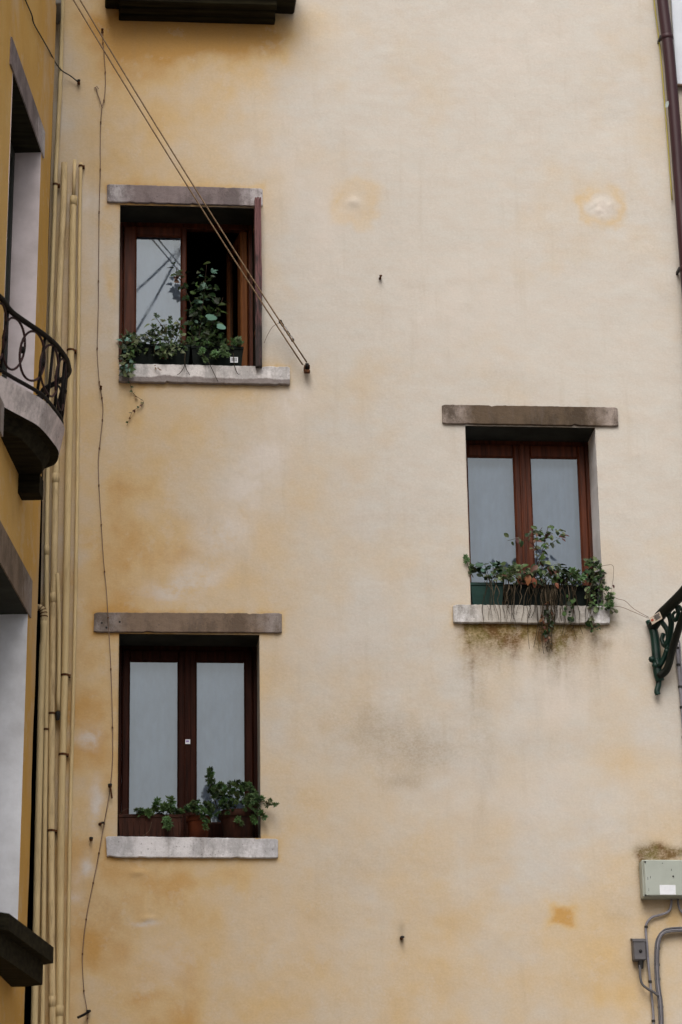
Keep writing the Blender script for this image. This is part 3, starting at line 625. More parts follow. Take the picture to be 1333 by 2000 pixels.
def on(u, z):
    u = min(max(u, 0), seg[-1]); i = min(np.searchsorted(seg, u, 'right') - 1, len(LT) - 2); f = (u - seg[i]) / (seg[i + 1] - seg[i])
    a, b = LT[i] + (LT[i + 1] - LT[i]) * f, LB[i] + (LB[i + 1] - LB[i]) * f; k = (z - ZS) / (ZR - ZS); return b + (a - b) * k
ro, nR = seg[-1], 9; wR = ro / nR
for k in range(nR):                          # overlapping iron ovals between the rails
    c_ = wR * (k + .5); pts = []
    for i in range(29):
        a = 2 * math.pi * i / 28; pts.append(on(c_ + wR * .60 * math.cos(a), (ZR + ZS + .045) / 2 + (ZR - ZS - .075) / 2 * math.sin(a)))
    MB().tube(pts, .008, 6, cap=False).build('oval', M['iron_red'] if k < 6 else M['iron'], bal, True)
    if k < nR - 1:
        q = on(wR * (k + 1), (ZR + ZS + .045) / 2); MB().lathe(q, [(0, -.02), (.016, -.018), (.019, 0), (.016, .018), (0, .02)], 8).build('collar', M['iron'], bal, True)
for u in (0.02, ro * .22, ro * .44, ro * .5, ro * .56, ro * .62, ro * .73, ro - .02):
    MB().tube([on(u, ZS), on(u, ZR)], .010, 6).build('post', M['iron'], bal, True)

# ------------------------------------------------------------------ pipes in the corner
def pipe(name, label, path, wpx, mat, Y=-.05, clamps=(), joints=(), cat='pipe', group='yellow pipes in the corner'):
    pts = [P(x, y, Y) for x, y in path]; r = wpx * .5 * .0034
    t = thing(name, label, cat, pts[-1], group)
    MB().tube(smooth_path(pts, 4), r, 14).build('tube', mat, t, True)
    ys = np.array([p[1] for p in path]); xs = np.array([p[0] for p in path])
    for y in clamps:
        p = P(np.interp(y, ys, xs), y, Y)
        mb = MB().lathe(p, [(r + .001, -.008), (r + .004, -.007), (r + .004, .007), (r + .001, .008)], 14); mb.box((p[0] + r - .004, p[1] - .004, p[2] - .007), (p[0] + r + .016, p[1] + .05, p[2] + .007), .001)
        mb.build('clamp', M['rust'], t)
    for y in joints:
        p = P(np.interp(y, ys, xs), y, Y); MB().lathe(p, [(r * .9, -.035), (r + .0025, -.034), (r + .0025, .034), (r * .9, .035)], 14).build('collar', mat, t, True)
    return t
pipe('wall_pipe', 'thin yellow pipe climbing past the top edge beside the yellow house', [(123, -60), (118, 150), (110, 310), (107, 400), (100, 600), (96, 760), (93, 930), (91, 1100), (91.5, 1300), (87.5, 1600), (83, 1990), (81, 2120)], 9.5, M['conduit'], -.06, (360, 1425), (1075,))
pipe('wall_pipe', 'thick yellow pipe topped with a cap left of the widening pipe', [(125.5, 318), (124, 400), (115, 600), (109, 930), (106, 1100), (102.5, 1300), (100.5, 1600), (101, 1800), (103, 2000), (102, 2120)], 13.5, M['conduit_dirty'], -.055, (1394, 1623), (934, 1168, 1957))
pipe('wall_pipe', 'short thin yellow pipe ending in a black stub', [(112, 1120), (115, 1200), (115, 1300), (113.5, 1388)], 8, M['conduit'], -.075)
p = P(113, 1394, -.075); t = thing('pipe_end', 'black cap under the short thin yellow pipe', 'cap', p); MB().lathe(p, [(0, -.05), (.013, -.045), (.017, .0), (.017, .012), (0, .016)], 10).build('cap', M['black'], t, True)
pipe('wall_pipe', 'yellow pipe that widens below a joint near its top', [(144, 385), (142.5, 420), (140, 600), (136, 800), (132, 1000), (127, 1300), (119.5, 1600), (116, 1990), (114, 2120)], 14.5, M['conduit'], -.055, (684, 1319, 1474), (392, 1975))
t = [o for o in C.objects if o.name.startswith('wall_pipe')][-1]
MB().tube([P(146, 312, -.055), P(145, 345, -.055), P(144, 386, -.055)], .0125, 12).build('narrow_tube', M['conduit_dirty'], t, True)
pipe('wall_pipe', 'thinnest yellow pipe, rightmost of the corner pipes', [(158, 318), (156, 400), (154, 600), (150, 1000), (144.5, 1300), (137, 1600), (131, 1995), (129, 2120)], 7.5, M['conduit'], -.03, (324,))
q = thing('elbow_pipe', 'yellow drain pipe with a rusty ribbed elbow leaving the yellow house', 'pipe', P(70, 1990, -.1), 'yellow pipes in the corner')
MB().tube(smooth_path([P(86, 1212, -.1), P(85, 1250, -.1), P(82, 1300, -.1), (P(75, 1600, -.1)), P(67, 1995, -.1), P(64, 2120, -.1)], 4), .023, 14).build('tube', M['conduit'], q, True)
a = P(64, 1188, -.1)
el = smooth_path([a + np.array((-.08, 0, .0)), a, P(78, 1187, -.1), P(85, 1197, -.1), P(86, 1214, -.1)], 5)
MB().tube(el, .023, 12).build('elbow', M['conduit_dirty'], q, True)
for i in (9, 11, 13, 15, 17): MB().tube([el[i], el[i] + (el[min(i + 1, len(el) - 1)] - el[i - 1]) * .25], .027, 12).build('rib', M['rust'], q, True)

# ------------------------------------------------------------------ cables, nails, ropes on the left
def cable(name, label, path, r, mat, Y=-.012, clips=0, cat='cable', extra=None, jit=0.0):
    pts = [P(x, y, Y + random.uniform(-jit, jit)) for x, y in path]; t = thing(name, label, cat, pts[-1])
    sp = smooth_path(pts, 5); MB().tube(sp, r, 6).build('wire', mat, t, True)
    if clips:
        for k in np.linspace(3, len(sp) - 4, clips).astype(int):
            p = sp[k]; MB().box((p[0] - r - .002, p[1] - r - .002, p[2] - .004), (p[0] + r + .002, .004, p[2] + .004), .001).build('clip', M['rust'], t)
    return t
t = cable('wall_cable', 'long thin brown cable pinned down the wall beside the left windows', [(199, 60), (203, 100), (206, 150), (204, 190), (199, 212), (196, 260), (196, 330), (194, 400), (193, 470), (192, 600), (190, 680), (193, 735), (196, 757), (201, 790), (200, 820), (196, 860), (192, 900), (194, 960), (198, 1025), (202, 1090), (208, 1155), (212, 1220), (216, 1290), (219, 1380), (220, 1480), (214, 1548), (205, 1600), (198, 1640), (190, 1685), (180, 1735), (170, 1785), (163, 1840), (161, 1880), (164, 1935), (170, 1975), (171, 2010)], .0027, M['cable'], -.026, 26)
MB().tube(smooth_path([P(187, 171, -.012), P(192, 186, -.014), P(200, 210, -.030)], 4), .0035, 6).build('branch_wire', M['cable'], t, True)
MB().tube([P(184, 172, -.01), P(189, 168, -.012), P(193, 173, -.012)], .003, 5).build('frayed_end', M['cable'], t, True)
t = thing('wall_cable', 'dark cable crossing from the yellow house to a rusty hook near the top', 'cable', P(153, 160, -.03))
s_, z_ = LP(50, 0, .012)
A = [LW(*LP(x, y, .012), .012) for x, y in ((40, -30), (50, 0), (62, 28), (66, 45), (80, 70), (96, 98))] + [P(110, 124, -.16), P(122, 138, -.07), (P(137, 147, -.04)), P(152, 159, -.03)]
MB().tube(smooth_path(A, 4), .005, 6).build('wire', M['black'], t, True)
def nail(name, label, px, py, size=5, Y=-.02, mat='rust', dx=0, dy=0):
    p = P(px, py, -.004); t = thing(name, label, 'nail', p, 'rusty nails in the plaster'); r = size * .0014
    e = np.array((p[0] + dx, -.05, p[2] + dy))
    MB().tube([p + np.array((0, .02, 0)), p, p * .4 + e * .6, e], [r * 1.5, r * 1.35, r, r * .8], 7).build('shank', M[mat], t)
    MB().lathe(e, [(0, -r * .9), (r * 1.35, -r * .6), (r * 1.5, 0), (r * 1.2, r * .6), (0, r * .9)], 8).build('head', M['black'] if size > 5 else M[mat], t)
    return t
nail('wall_nail', 'small rusty nail in pale plaster between the two ringed patches', 743, 543, 5)
nail('wall_nail', 'rusty nail stub low in the middle of the wall', 785, 1833, 7)
nail('wall_nail', 'rusty hook where the dark cable ends near the top', 154, 162, 6)
nail('wall_nail', 'upper of two nails left of the lower window sill', 195, 1610, 6, dx=.02)
nail('wall_nail', 'lower of two nails left of the lower window sill', 178, 1640, 6.5)
nail('wall_nail', 'small dark nail near the top beside the rope', 200, 62, 5)
nail('wall_nail', 'dark knot holding the cable level with the upper sill', 197, 759, 5)
t = nail('wall_spike', 'rusty iron spike hanging beside the lower left window', 215, 1536, 7); 
MB().tube([P(216, 1540, -.045), P(219, 1560, -.03)], .006, 7).build('bar', M['rust'], t)
t = nail('wall_spike', 'iron peg pointing left at the bottom end of the long cable', 172, 1977, 6); 
MB().tube([P(176, 1975, -.03), P(165, 1982, -.07), P(152, 1988, -.10)], .009, 7).build('bar', M['iron'], t)

# clothes line: two ropes from a pulley on the wall up to the yellow house
cl = thing('clothes_line', 'two parallel brown ropes running diagonally from a wall pulley to upper left', 'clothes line', P(600, 716, -.05))
top_end = [P(144, 0, -.85), P(157, 0, -.85)]
def rope_line(a, b, ext): 
    out = [np.array(a)]; b = np.array(b)
    for k in range(1, 13):
        u = k / 12; p = a + (b - a) * u; p = p - np.array((0, 0, .035)) * 4 * u * (1 - u); out.append(p)
    d = (b - a) * ext; out.append(b + d); return out
mb = MB(); MB().tube(rope_line(P(592, 713, -.07), top_end[0], .16), .0052, 6).build('rope', M['rope'], cl, True)
mb = MB(); MB().tube(rope_line(P(600, 708, -.07), top_end[1], .16), .0052, 6).build('rope', M['rope'], cl, True)
p = P(600, 716, -.065)
mb = MB(); V0 = []
mb.tube([p + np.array((-.012, 0, 0)), p + np.array((.012, 0, 0))], .026, 14); mb.build('pulley_wheel', M['iron'], cl, True)
mb = MB().box((p[0] - .02, p[1] - .012, p[2] - .014), (p[0] - .014, p[1] + .06, p[2] + .012), .002); mb.box((p[0] + .014, p[1] - .012, p[2] - .014), (p[0] + .02, p[1] + .06, p[2] + .012), .002); mb.box((p[0] - .021, p[1] - .02, p[2] - .05), (p[0] + .021, p[1] + .01, p[2] - .028), .004); mb.build('pulley_cheek', M['rust'], cl)
MB().tube([p + np.array((0, .07, -.0)), p + np.array((0, .02, -.005)), p + np.array((.004, -.005, -.045))], .007, 7).build('hook', M['iron'], cl, True)
def chain(cl):
    a, b = P(548, 628, -.10), P(572, 664, -.09)
    MB().lathe(a, [(0, -.016), (.011, -.011), (.013, 0), (.010, .012), (0, .016)], 8).build('knot', M['iron'], cl, True)
    for k in range(4):
        u0, u1 = k / 4, (k + 1.15) / 4; p0, p1 = a + (b - a) * u0, a + (b - a) * u1; d = p1 - p0; sd_ = np.cross(d, (0, 1, 0) if k % 2 else (.5, .5, .3)); sd_ = sd_ / np.linalg.norm(sd_) * .009
        mb = MB().tube([p0, p0 + d * .2 + sd_, p0 + d * .8 + sd_, p1, p0 + d * .8 - sd_, p0 + d * .2 - sd_, p0], .0032, 5, cap=False); mb.build('link', M['grey_pipe'] if k % 2 else M['iron'], cl, True)
    MB().lathe(b, [(0, -.014), (.010, -.01), (.012, 0), (.009, .01), (0, .014)], 8).build('knot', M['iron'], cl, True)
    MB().tube(smooth_path([P(545, 631, -.1), P(534, 637, -.06), P(524, 652, -.03), P(516, 670, -.02)], 4), .0018, 5).build('thin_string', M['cable'], cl, True)
chain(cl)

# ------------------------------------------------------------------ right margin: downpipe, conduit, bracket, boxes
dp = thing('downpipe', 'dark maroon metal downpipe slanting along the right margin', 'downpipe', P(1345, 690, -.09))
path = [(1286, -120), (1295, 0), (1307, 100), (1319, 240), (1331, 400), (1346, 600), (1362, 800), (1378, 1010)]
pts = [P(x, y, -.09) for x, y in path]
MB().tube(smooth_path(pts, 4), .043, 20).build('tube', M['maroon'], dp, True)
def along(y, xs=[p[0] for p in path], ys=[p[1] for p in path]): return np.interp(y, ys, xs)
for y in (72, 525, 780):
    p = P(along(y), y, -.09); d = P(along(y - 10), y - 10, -.09) - p; d /= np.linalg.norm(d)
    MB().tube([p - d * .022, p - d * .018, p + d * .012, p + d * .016], [.044, .049, .049, .044], 20).build('collar', M['maroon'], dp, True)
    MB().box((p[0] - .056, p[1] - .01, p[2] - .012), (p[0] - .04, .01, p[2] + .012), .002).build('bracket', M['black'], dp)
p = P(1304, 203, -.128)
mb = MB().add([p + np.array(v) for v in ((-.014, 0.002, -.028), (.004, -.003, -.024), (.013, -.003, 0.006), (.010, -.003, .026), (-.006, -.001, .022), (-.014, .002, .0))], [(0, 1, 2, 3, 4, 5)]); mb.build('paint_chip', simple('pale_chip', (.34, .38, .36), (.28, .33, .32), 30), dp)
t = cable('wall_cable', 'thin bright yellow tube added for the lit edge left of the maroon downpipe', [(along(y) - 16.5 - .0 * y, y) for y in (-60, 0, 100, 200, 300, 390)], .0055, simple('yellow_edge_tube', (.42, .36, .09), (.36, .31, .08)), -.03)  # added tube, its yellow drawn for a lit edge beside the pipe
def conduit(name, label, path, rr, mat, bands, Y=-.03):
    t = thing(name, label, 'conduit', P(*path[-1], Y)); pts = [P(x, y, Y) for x, y in path]
    sp = smooth_path(pts, 5); MB().tube(sp, rr, 10).build('tube', mat, t, True)
    xs = [p[0] for p in path]; ys = [p[1] for p in path]
    for y in bands:
        p = P(np.interp(y, ys, xs), y, Y); MB().lathe(p, [(rr * .9, -.009), (rr + .004, -.008), (rr + .004, .008), (rr * .9, .009)], 10).build('strap', M['black'], t)
    return t
t = conduit('grey_conduit', 'grey conduit with black straps below the green bracket', [(1323, 1258), (1326, 1300), (1330, 1350), (1334, 1400), (1338, 1460), (1341, 1560), (1342, 1670)], .011, M['grey_pipe'], (1266, 1299, 1342, 1382, 1440))
MB().tube(smooth_path([P(1323, 1258, -.03), P(1324, 1250, -.035), P(1328, 1254, -.03), P(1329, 1275, -.028), P(1332, 1310, -.028), P(1333, 1345, -.028)], 4), .006, 7).build('thin_wire', M['grey_pipe'], t, True)
# iron bracket
br = thing('iron_bracket', 'dark green ornate cast iron bracket projecting at the right margin', 'bracket', P(1288, 1340, -.03))
def strap(name, pts, r, mat, n=10, flat=.6): MB().tube(smooth_path([P(*q) for q in pts], 6), r, n, flat=flat).build(name, mat, br, True)
strap('top_arm', [(1276, 1224, -.05), (1292, 1201, -.16), (1310, 1183, -.28), (1333, 1160, -.44), (1360, 1128, -.65), (1392, 1090, -.9)], .042, M['black_green'], flat=.8)
strap('wall_plate', [(1270, 1212, -.04), (1279, 1240, -.05), (1283, 1280, -.06), (1285, 1310, -.06), (1290, 1330, -.06)], .032, M['green_iron'], flat=.8)
strap('tail', [(1288, 1322, -.05), (1287, 1338, -.05), (1284, 1350, -.05), (1286, 1357, -.05)], .020, M['green_iron'], flat=.8)
strap('brace', [(1288, 1322, -.07), (1304, 1306, -.10), (1314, 1270, -.16), (1326, 1230, -.26), (1345, 1180, -.42), (1366, 1140, -.6)], .036, M['black_green'], flat=.7)
strap('scroll', [(1293, 1214, -.12), (1304, 1232, -.13), (1306, 1258, -.12), (1298, 1285, -.10), (1289, 1300, -.08), (1284, 1288, -.07)], .026, M['green_iron'], flat=.7)
strap('scroll', [(1305, 1196, -.20), (1312, 1215, -.20), (1308, 1246, -.15), (1300, 1262, -.12), (1294, 1250, -.10), (1297, 1238, -.1)], .022, M['green_iron'], flat=.7)
strap('scroll', [(1322, 1182, -.30), (1326, 1200, -.30), (1319, 1212, -.27), (1315, 1202, -.27), (1320, 1194, -.28)], .016, M['green_iron'], flat=.7)
strap('scroll', [(1340, 1160, -.42), (1342, 1180, -.42), (1334, 1192, -.38), (1328, 1184, -.36)], .016, M['green_iron'], flat=.7)
for (x, y, Y, r) in ((1274, 1288, -.06, .024), (1281, 1300, -.07, .026), (1303, 1272, -.12, .022), (1271, 1222, -.05, .024), (1310, 1268, -.13, .02)):
    MB().lathe(P(x, y, Y), [(0, -r), (r * .7, -r * .7), (r, 0), (r * .7, r * .7), (0, r)], 10).build('knob', M['green_iron'], br, True)
tg = thing('price_tag', 'small cream paper tag with dark print tied to the green bracket', 'tag', P(1282, 1207, -.22))
e1 = P(1294, 1193, -.24) - P(1270, 1208, -.22); e1 /= np.linalg.norm(e1); e2 = P(1276, 1222, -.23) - P(1270, 1208, -.22); e2 /= np.linalg.norm(e2)
def tagq(name, mat, a, b, c, d, o):
    b0 = P(1269, 1207, -.22) + np.cross(e1, e2) * 0; nn = np.array((0, -o, 0))
    V = [b0 + e1 * x + e2 * y + nn for x, y in ((a, c), (b, c), (b, d), (a, d))]; V += [v + np.array((0, .0015, 0)) for v in V]
    mesh_obj(name, V, [(0, 1, 2, 3), (7, 6, 5, 4), (0, 4, 5, 1), (1, 5, 6, 2), (2, 6, 7, 3), (3, 7, 4, 0)], mat, tg)
tagq('paper', simple('cream_paper', (.45, .38, .30), (.38, .30, .23), 20), 0, .085, 0, .055, 0)
for k, (a, b, c) in enumerate(((.03, .078, .006), (.034, .078, .014), (.03, .07, .022), (.036, .078, .030), (.032, .074, .038), (.004, .022, .018))): tagq('print_line', M['ink'] if k < 5 else simple('red_print', (.3, .05, .03), (.25, .06, .04)), a, b, c, c + (.0042 if k < 5 else .016), .003)
t = thing('tie_wire', 'two thin wires tied from the potted plants to the green bracket', 'wire', P(1265, 1205, -.03))
for q in ([(1192, 1163), (1208, 1170), (1222, 1174), (1240, 1190), (1268, 1206)], [(1196, 1184), (1215, 1186), (1240, 1196), (1268, 1208)]):
    MB().tube(smooth_path([P(x, y, -.05) for x, y in q], 5), .002, 5).build('wire', M['cable'], t, True)

# meter box, junction box, cables
bx = thing('meter_box', 'pale grey-green metal box with a white label on the wall', 'box', P(1300, 1755, -.05))
a, b = P(1258, 1681, -.13), P(1258, 1751, -.13); x1 = a[0] + .42
mb = MB().box((a[0] - .010, -.105, b[2] + .0), (x1 + .01, -.004, a[2] + .01), .006); mb.build('case', M['box_grey'], bx)
MB().box((a[0], -.13, b[2] + .004), (x1, -.1055, a[2] + .004), .006).build('lid', M['box_grey'], bx)
q0, q1 = P(1289, 1729, -.131), P(1321, 1748, -.131); MB().box((q0[0], -.1325, q1[2]), (q1[0], -.1305, q0[2]), .0004).build('label', M['paper'], bx)
for x, y in ((1261, 1684), (1262, 1749), (1316, 1712)): p = P(x, y, -.131); MB().lathe(p + np.array((0, 0, -.005)), [(0, 0), (.006, .001), (.006, .009), (0, .01)], 8).build('screw', M['black'], bx)
for x, y, w_, h_ in ((1266, 1719, .003, .02), (1271, 1716, .003, .016), (1268, 1741, .002, .02), (1312, 1701, .003, .012), (1294, 1687, .006, .004)): p = P(x, y, -.131); MB().box((p[0], -.1318, p[2]), (p[0] + w_, -.1302, p[2] + h_), .0003).build('scratch', M['ink'], bx)
jb = thing('junction_box', 'dark grey plastic junction box with peaked top under the pale meter box', 'box', P(1251, 1878, -.03))
a, b = P(1237, 1836, -.08), P(1264, 1876, -.08); mx_ = (a[0] + b[0]) / 2
MB().box((a[0], -.08, b[2]), (b[0], -.006, a[2]), .008).build('case', M['dark_grey'], jb)
V = [(a[0] - .004, -.085, a[2] - .012), (b[0] + .004, -.085, a[2] - .012), (b[0] + .004, -.004, a[2] + .022), (a[0] - .004, -.004, a[2] + .022), (a[0] - .004, -.085, a[2] + .004), (b[0] + .004, -.085, a[2] + .004)]
mesh_obj('lid', V, [(0, 1, 5, 4), (4, 5, 2, 3), (0, 4, 3), (1, 2, 5)], M['dark_grey'], jb)
p = P(1252, 1858, -.082); MB().tube([p + np.array((0, .004, 0)), p + np.array((0, -.004, 0))], .011, 12).build('knock_out', M['black'], jb, True)
p = P(1252, 1884, -.05); MB().lathe(p, [(.016, -.03), (.02, -.02), (.02, .03)], 10).build('gland', M['black'], jb, True)
conduit('grey_cable', 'grey cable curving from the meter box down past the junction box', [(1312, 1757), (1311, 1772), (1305, 1782), (1292, 1787), (1275, 1792), (1265, 1802), (1262, 1815), (1264, 1840), (1267, 1880), (1271, 1920), (1274, 1950), (1277, 1985), (1277, 2030)], .0085, M['grey_pipe'], (1811, 1918, 1995), -.03)
conduit('grey_cable', 'short grey cable leaving the meter box to the right', [(1325, 1757), (1326, 1768), (1331, 1780), (1342, 1788), (1360, 1792)], .0075, M['grey_pipe'], (), -.03)
conduit('grey_cable', 'thick bundled grey cables bending right under the meter box', [(1365, 1818), (1340, 1816), (1312, 1817), (1296, 1822), (1287, 1836), (1284, 1860), (1284, 1900), (1287, 1935), (1291, 1965), (1293, 2030)], .016, M['grey_pipe'], (1853, 1885, 1913, 1968), -.035)
t = [o for o in C.objects if o.name.startswith('grey_cable') and o.parent is None][-1]
for dx, mt in ((-3.6, 'dark_grey'), (3.4, 'dark_grey'), (0.3, 'grey_pipe')):
    MB().tube(smooth_path([P(x + (dx if y > 1822 else 0), y + (0 if y > 1822 else dx), -.055) for x, y in [(1365, 1818), (1340, 1816), (1312, 1817), (1296, 1822), (1287, 1836), (1284, 1860), (1284, 1900), (1287, 1935), (1291, 1965), (1293, 2030)]], 5), .006, 7).build('strand', M[mt], t, True)
conduit('grey_cable', 'thin grey cable looping from the junction box into the bundle', [(1251, 1886), (1251, 1905), (1255, 1922), (1266, 1932), (1277, 1938), (1287, 1946)], .009, M['dark_grey'], (), -.06)

# ------------------------------------------------------------------ leaves
def outline_leaf(pts, fold=.12, droop=.18):  # right half outline from base to tip, unit length
    V = []; n = len(pts)
    for x, y in pts: V.append((x, y, -droop * y * y + fold * x))
    for x, y in pts: V.append((-x, y, -droop * y * y + fold * x))
    for x, y in pts: V.append((0, y, -droop * y * y))
    Fc = []
    for i in range(n - 1):
        Fc += [(2 * n + i, i, i + 1, 2 * n + i + 1), (n + i, 2 * n + i, 2 * n + i + 1, n + i + 1)]
    return np.array(V), Fc
SH = {}
SH['ivy'] = outline_leaf([(0.02, 0), (.36, -.06), (.52, .18), (.30, .30), (.40, .52), (.20, .62), (.10, .85), (0.0, 1.0)], .18, .15)
SH['oval'] = outline_leaf([(0.01, 0), (.17, .12), (.27, .32), (.27, .52), (.19, .75), (.08, .92), (0, 1)], .25, .3)
SH['round'] = outline_leaf([(.03, .10), (.30, -.04), (.50, .14), (.56, .42), (.44, .72), (.22, .92), (0, .96)], .10, .12)
def rosette(n=9, layers=2):
    V = []; Fc = []
    for l in range(layers):
        m_ = n - 2 * l; el = (.10, .70, 1.2)[l]; ln = (.60, .48, .30)[l]
        for k in range(m_):
            a = 2 * math.pi * (k + .5 * l) / m_ + random.uniform(-.2, .2); e = el + random.uniform(-.2, .2); L_ = ln * random.uniform(.75, 1.2)
            d = np.array((math.cos(a) * math.cos(e), math.sin(a) * math.cos(e), math.sin(e))); s = np.array((-math.sin(a), math.cos(a), 0)); up = np.cross(d, s); up = up if up[2] > 0 else -up
            b = len(V); w_ = .19 * L_
            V += [d * .02, d * L_ * .62 + s * w_, d * L_ * .62 - s * w_, d * L_ + np.array((0, 0, .04)), d * L_ * .6 + up * .075, d * L_ * .6 - up * .03]
            Fc += [(b, b + 1, b + 4), (b, b + 4, b + 2), (b + 1, b + 3, b + 4), (b + 4, b + 3, b + 2), (b, b + 5, b + 1), (b, b + 2, b + 5), (b + 1, b + 5, b + 3), (b + 5, b + 2, b + 3)]
    return np.array(V), Fc
for i in range(3): SH['rosette%d' % i] = rosette(9 + i, 2 + (i > 0))
LM = {}
def leaf_mesh(shape, mat):
    if (shape, mat) not in LM:
        V, Fc = SH[shape]; me = bpy.data.meshes.new('leaf'); me.from_pydata([tuple(map(float, v)) for v in V], [], Fc); me.materials.append(M[mat])
        me.polygons.foreach_set('use_smooth', [not shape.startswith('ros')] * len(me.polygons)); LM[shape, mat] = me
    return LM[shape, mat]
def put_leaf(parent, shape, mat, p, nrm, tip, size, name='leaf'):
    size *= .92; n = np.array(nrm, float); n /= np.linalg.norm(n); t = np.array(tip, float); t = t - n * (t @ n); t /= np.linalg.norm(t) + 1e-9; r = np.cross(t, n)
    o = bpy.data.objects.new(name, leaf_mesh(shape, mat)); C.objects.link(o); o.parent = parent
    q = np.array(p) - WL[parent.name]
    o.matrix_local = Matrix(((r[0] * size, t[0] * size, n[0] * size, q[0]), (r[1] * size, t[1] * size, n[1] * size, q[1]), (r[2] * size, t[2] * size, n[2] * size, q[2]), (0, 0, 0, 1)))
    return o
def rn(s=1.0): return np.array([random.gauss(0, s) for _ in range(3)])
def clump(t, shape, mats, cx, cy, rx, ry, n, size, Y=(-.06, .1), up=(0, -.7, .7), spread=.5, tip=(0, -.3, -.6)):
    size *= .84
    for _ in range(int(n * 1.45)):
        a = random.uniform(0, 6.283); r = math.sqrt(random.random()); x, y = cx + rx * r * math.cos(a), cy + ry * r * math.sin(a)
        p = P(x, y, random.uniform(*Y)); sh = random.choice(shape) if isinstance(shape, (list, tuple)) else shape
        put_leaf(t, sh, random.choice(mats), p, np.array(up) + rn(spread), np.array(tip) + np.array(((x - cx) / rx * .8, 0, -(y - cy) / ry * .5)) + rn(.45), size * random.uniform(.55, 1.35), 'leaf' if not sh.startswith('ros') else 'rosette')
def stalk(t, pts, r=.003, mat='stem', name='stem'):
    w3 = [P(*q) for q in pts]; sp = smooth_path(w3, 5); MB().tube(sp, list(np.linspace(r, r * .55, len(sp))), 5).build(name, M[mat], t, True); return sp
def along_leaves(t, sp, shape, mats, n, size, spread=.45, start=.1, jit=.012, up=(0, -.8, .5)):
    for k in range(n):
        u = start + (1 - start) * (k + .5) / n; i = min(int(u * (len(sp) - 1)), len(sp) - 2); p = sp[i] + rn(jit); d = sp[i + 1] - sp[i]
        sd_ = np.cross(d, (0, 1, 0)); sd_ = sd_ / (np.linalg.norm(sd_) + 1e-9) * (1 if k % 2 else -1)
        sh = random.choice(shape) if isinstance(shape, (list, tuple)) else shape
        put_leaf(t, sh, random.choice(mats), p, np.array(up) + rn(spread), sd_ + np.array((0, 0, -.25)) + rn(.3), size * random.uniform(.7, 1.25), 'leaf' if not sh.startswith('ros') else 'rosette')

def trough(name, label, x0, x1, y0, y1, mat, Y=(0.0, .19), taper=.015, cat='planter', group='window box planters', soil=True):
    a, b = P(x0, y1, Y[0]), P(x1, y1, Y[0]); zt_ = P((x0 + x1) / 2, y0, Y[0])[2]; zb_ = a[2] * .5 + b[2] * .5
    t = thing(name, label, cat, ((a[0] + b[0]) / 2, (Y[0] + Y[1]) / 2, zb_), group); X0, X1 = a[0], b[0]
    k = taper; th = .008
    def r4(m_, z, i): return [(X0 + m_ + i, Y[0] + m_ + i, z), (X1 - m_ - i, Y[0] + m_ + i, z), (X1 - m_ - i, Y[1] - m_ - i, z), (X0 + m_ + i, Y[1] - m_ - i, z)]
    rings = [r4(k, zb_, 0), r4(k * .5, (zb_ + zt_) / 2, 0), r4(.004, zt_ - .02, 0), r4(.004, zt_ - .001, th), r4(k, zb_ + .01, th)]
    V = sum(rings, []); Fc = [(3, 2, 1, 0)] + [(4 * i + j, 4 * i + (j + 1) % 4, 4 * i + 4 + (j + 1) % 4, 4 * i + 4 + j) for i in range(4) for j in range(4)]
    mesh_obj('body', V, Fc, M[mat], t)
    mb = bars_h(X0 - .002, X1 + .002, Y[0] - .002, Y[1] + .002, zt_ - .022, zt_ + .002, .012); mb.build('rim', M[mat], t)
    s = r4(.012, zt_ - .03, 0); mesh_obj('soil', s, [(0, 1, 2, 3)], M['soil'], t); return t
def bars_h(x0, x1, y0, y1, z0, z1, w_):
    mb = MB().box((x0, y0, z0), (x1, y0 + w_, z1), .004); mb.box((x0, y1 - w_, z0), (x1, y1, z1), .004)
    mb.box((x0 + .0005, y0 + w_ + .0005, z0 + .001), (x0 + w_, y1 - w_ - .0005, z1 - .001), .004); mb.box((x1 - w_, y0 + w_ + .0005, z0 + .001), (x1 - .0005, y1 - w_ - .0005, z1 - .001), .004); return mb
def pot(name, label, x0, x1, y0, y1, mat, Y=.10):
    a, b = P(x0, y1, Y), P(x1, y1, Y); r = (b[0] - a[0]) / 2; c = (a + b) / 2; h = P((x0 + x1) / 2, y0, Y - r)[2] - c[2]; c = np.array((c[0], Y, OP_LL[2] + .004)); h = max(h, .1)
    t = thing(name, label, 'flower pot', c, 'terracotta pots on the lower sill')
    MB().lathe(c, [(0, 0), (r * .72, 0), (r * .92, h * .74), (r * .93, h * .76)], 24).build('body', M[mat], t, True)
    MB().lathe(c, [(r * .93, h * .75), (r, h * .76), (r * 1.0, h), (r * .9, h), (r * .86, h * .8)], 24).build('rim', M[mat], t, True)
    MB().lathe(c, [(0, h * .9), (r * .88, h * .89)], 24).build('soil', M['soil'], t); return t

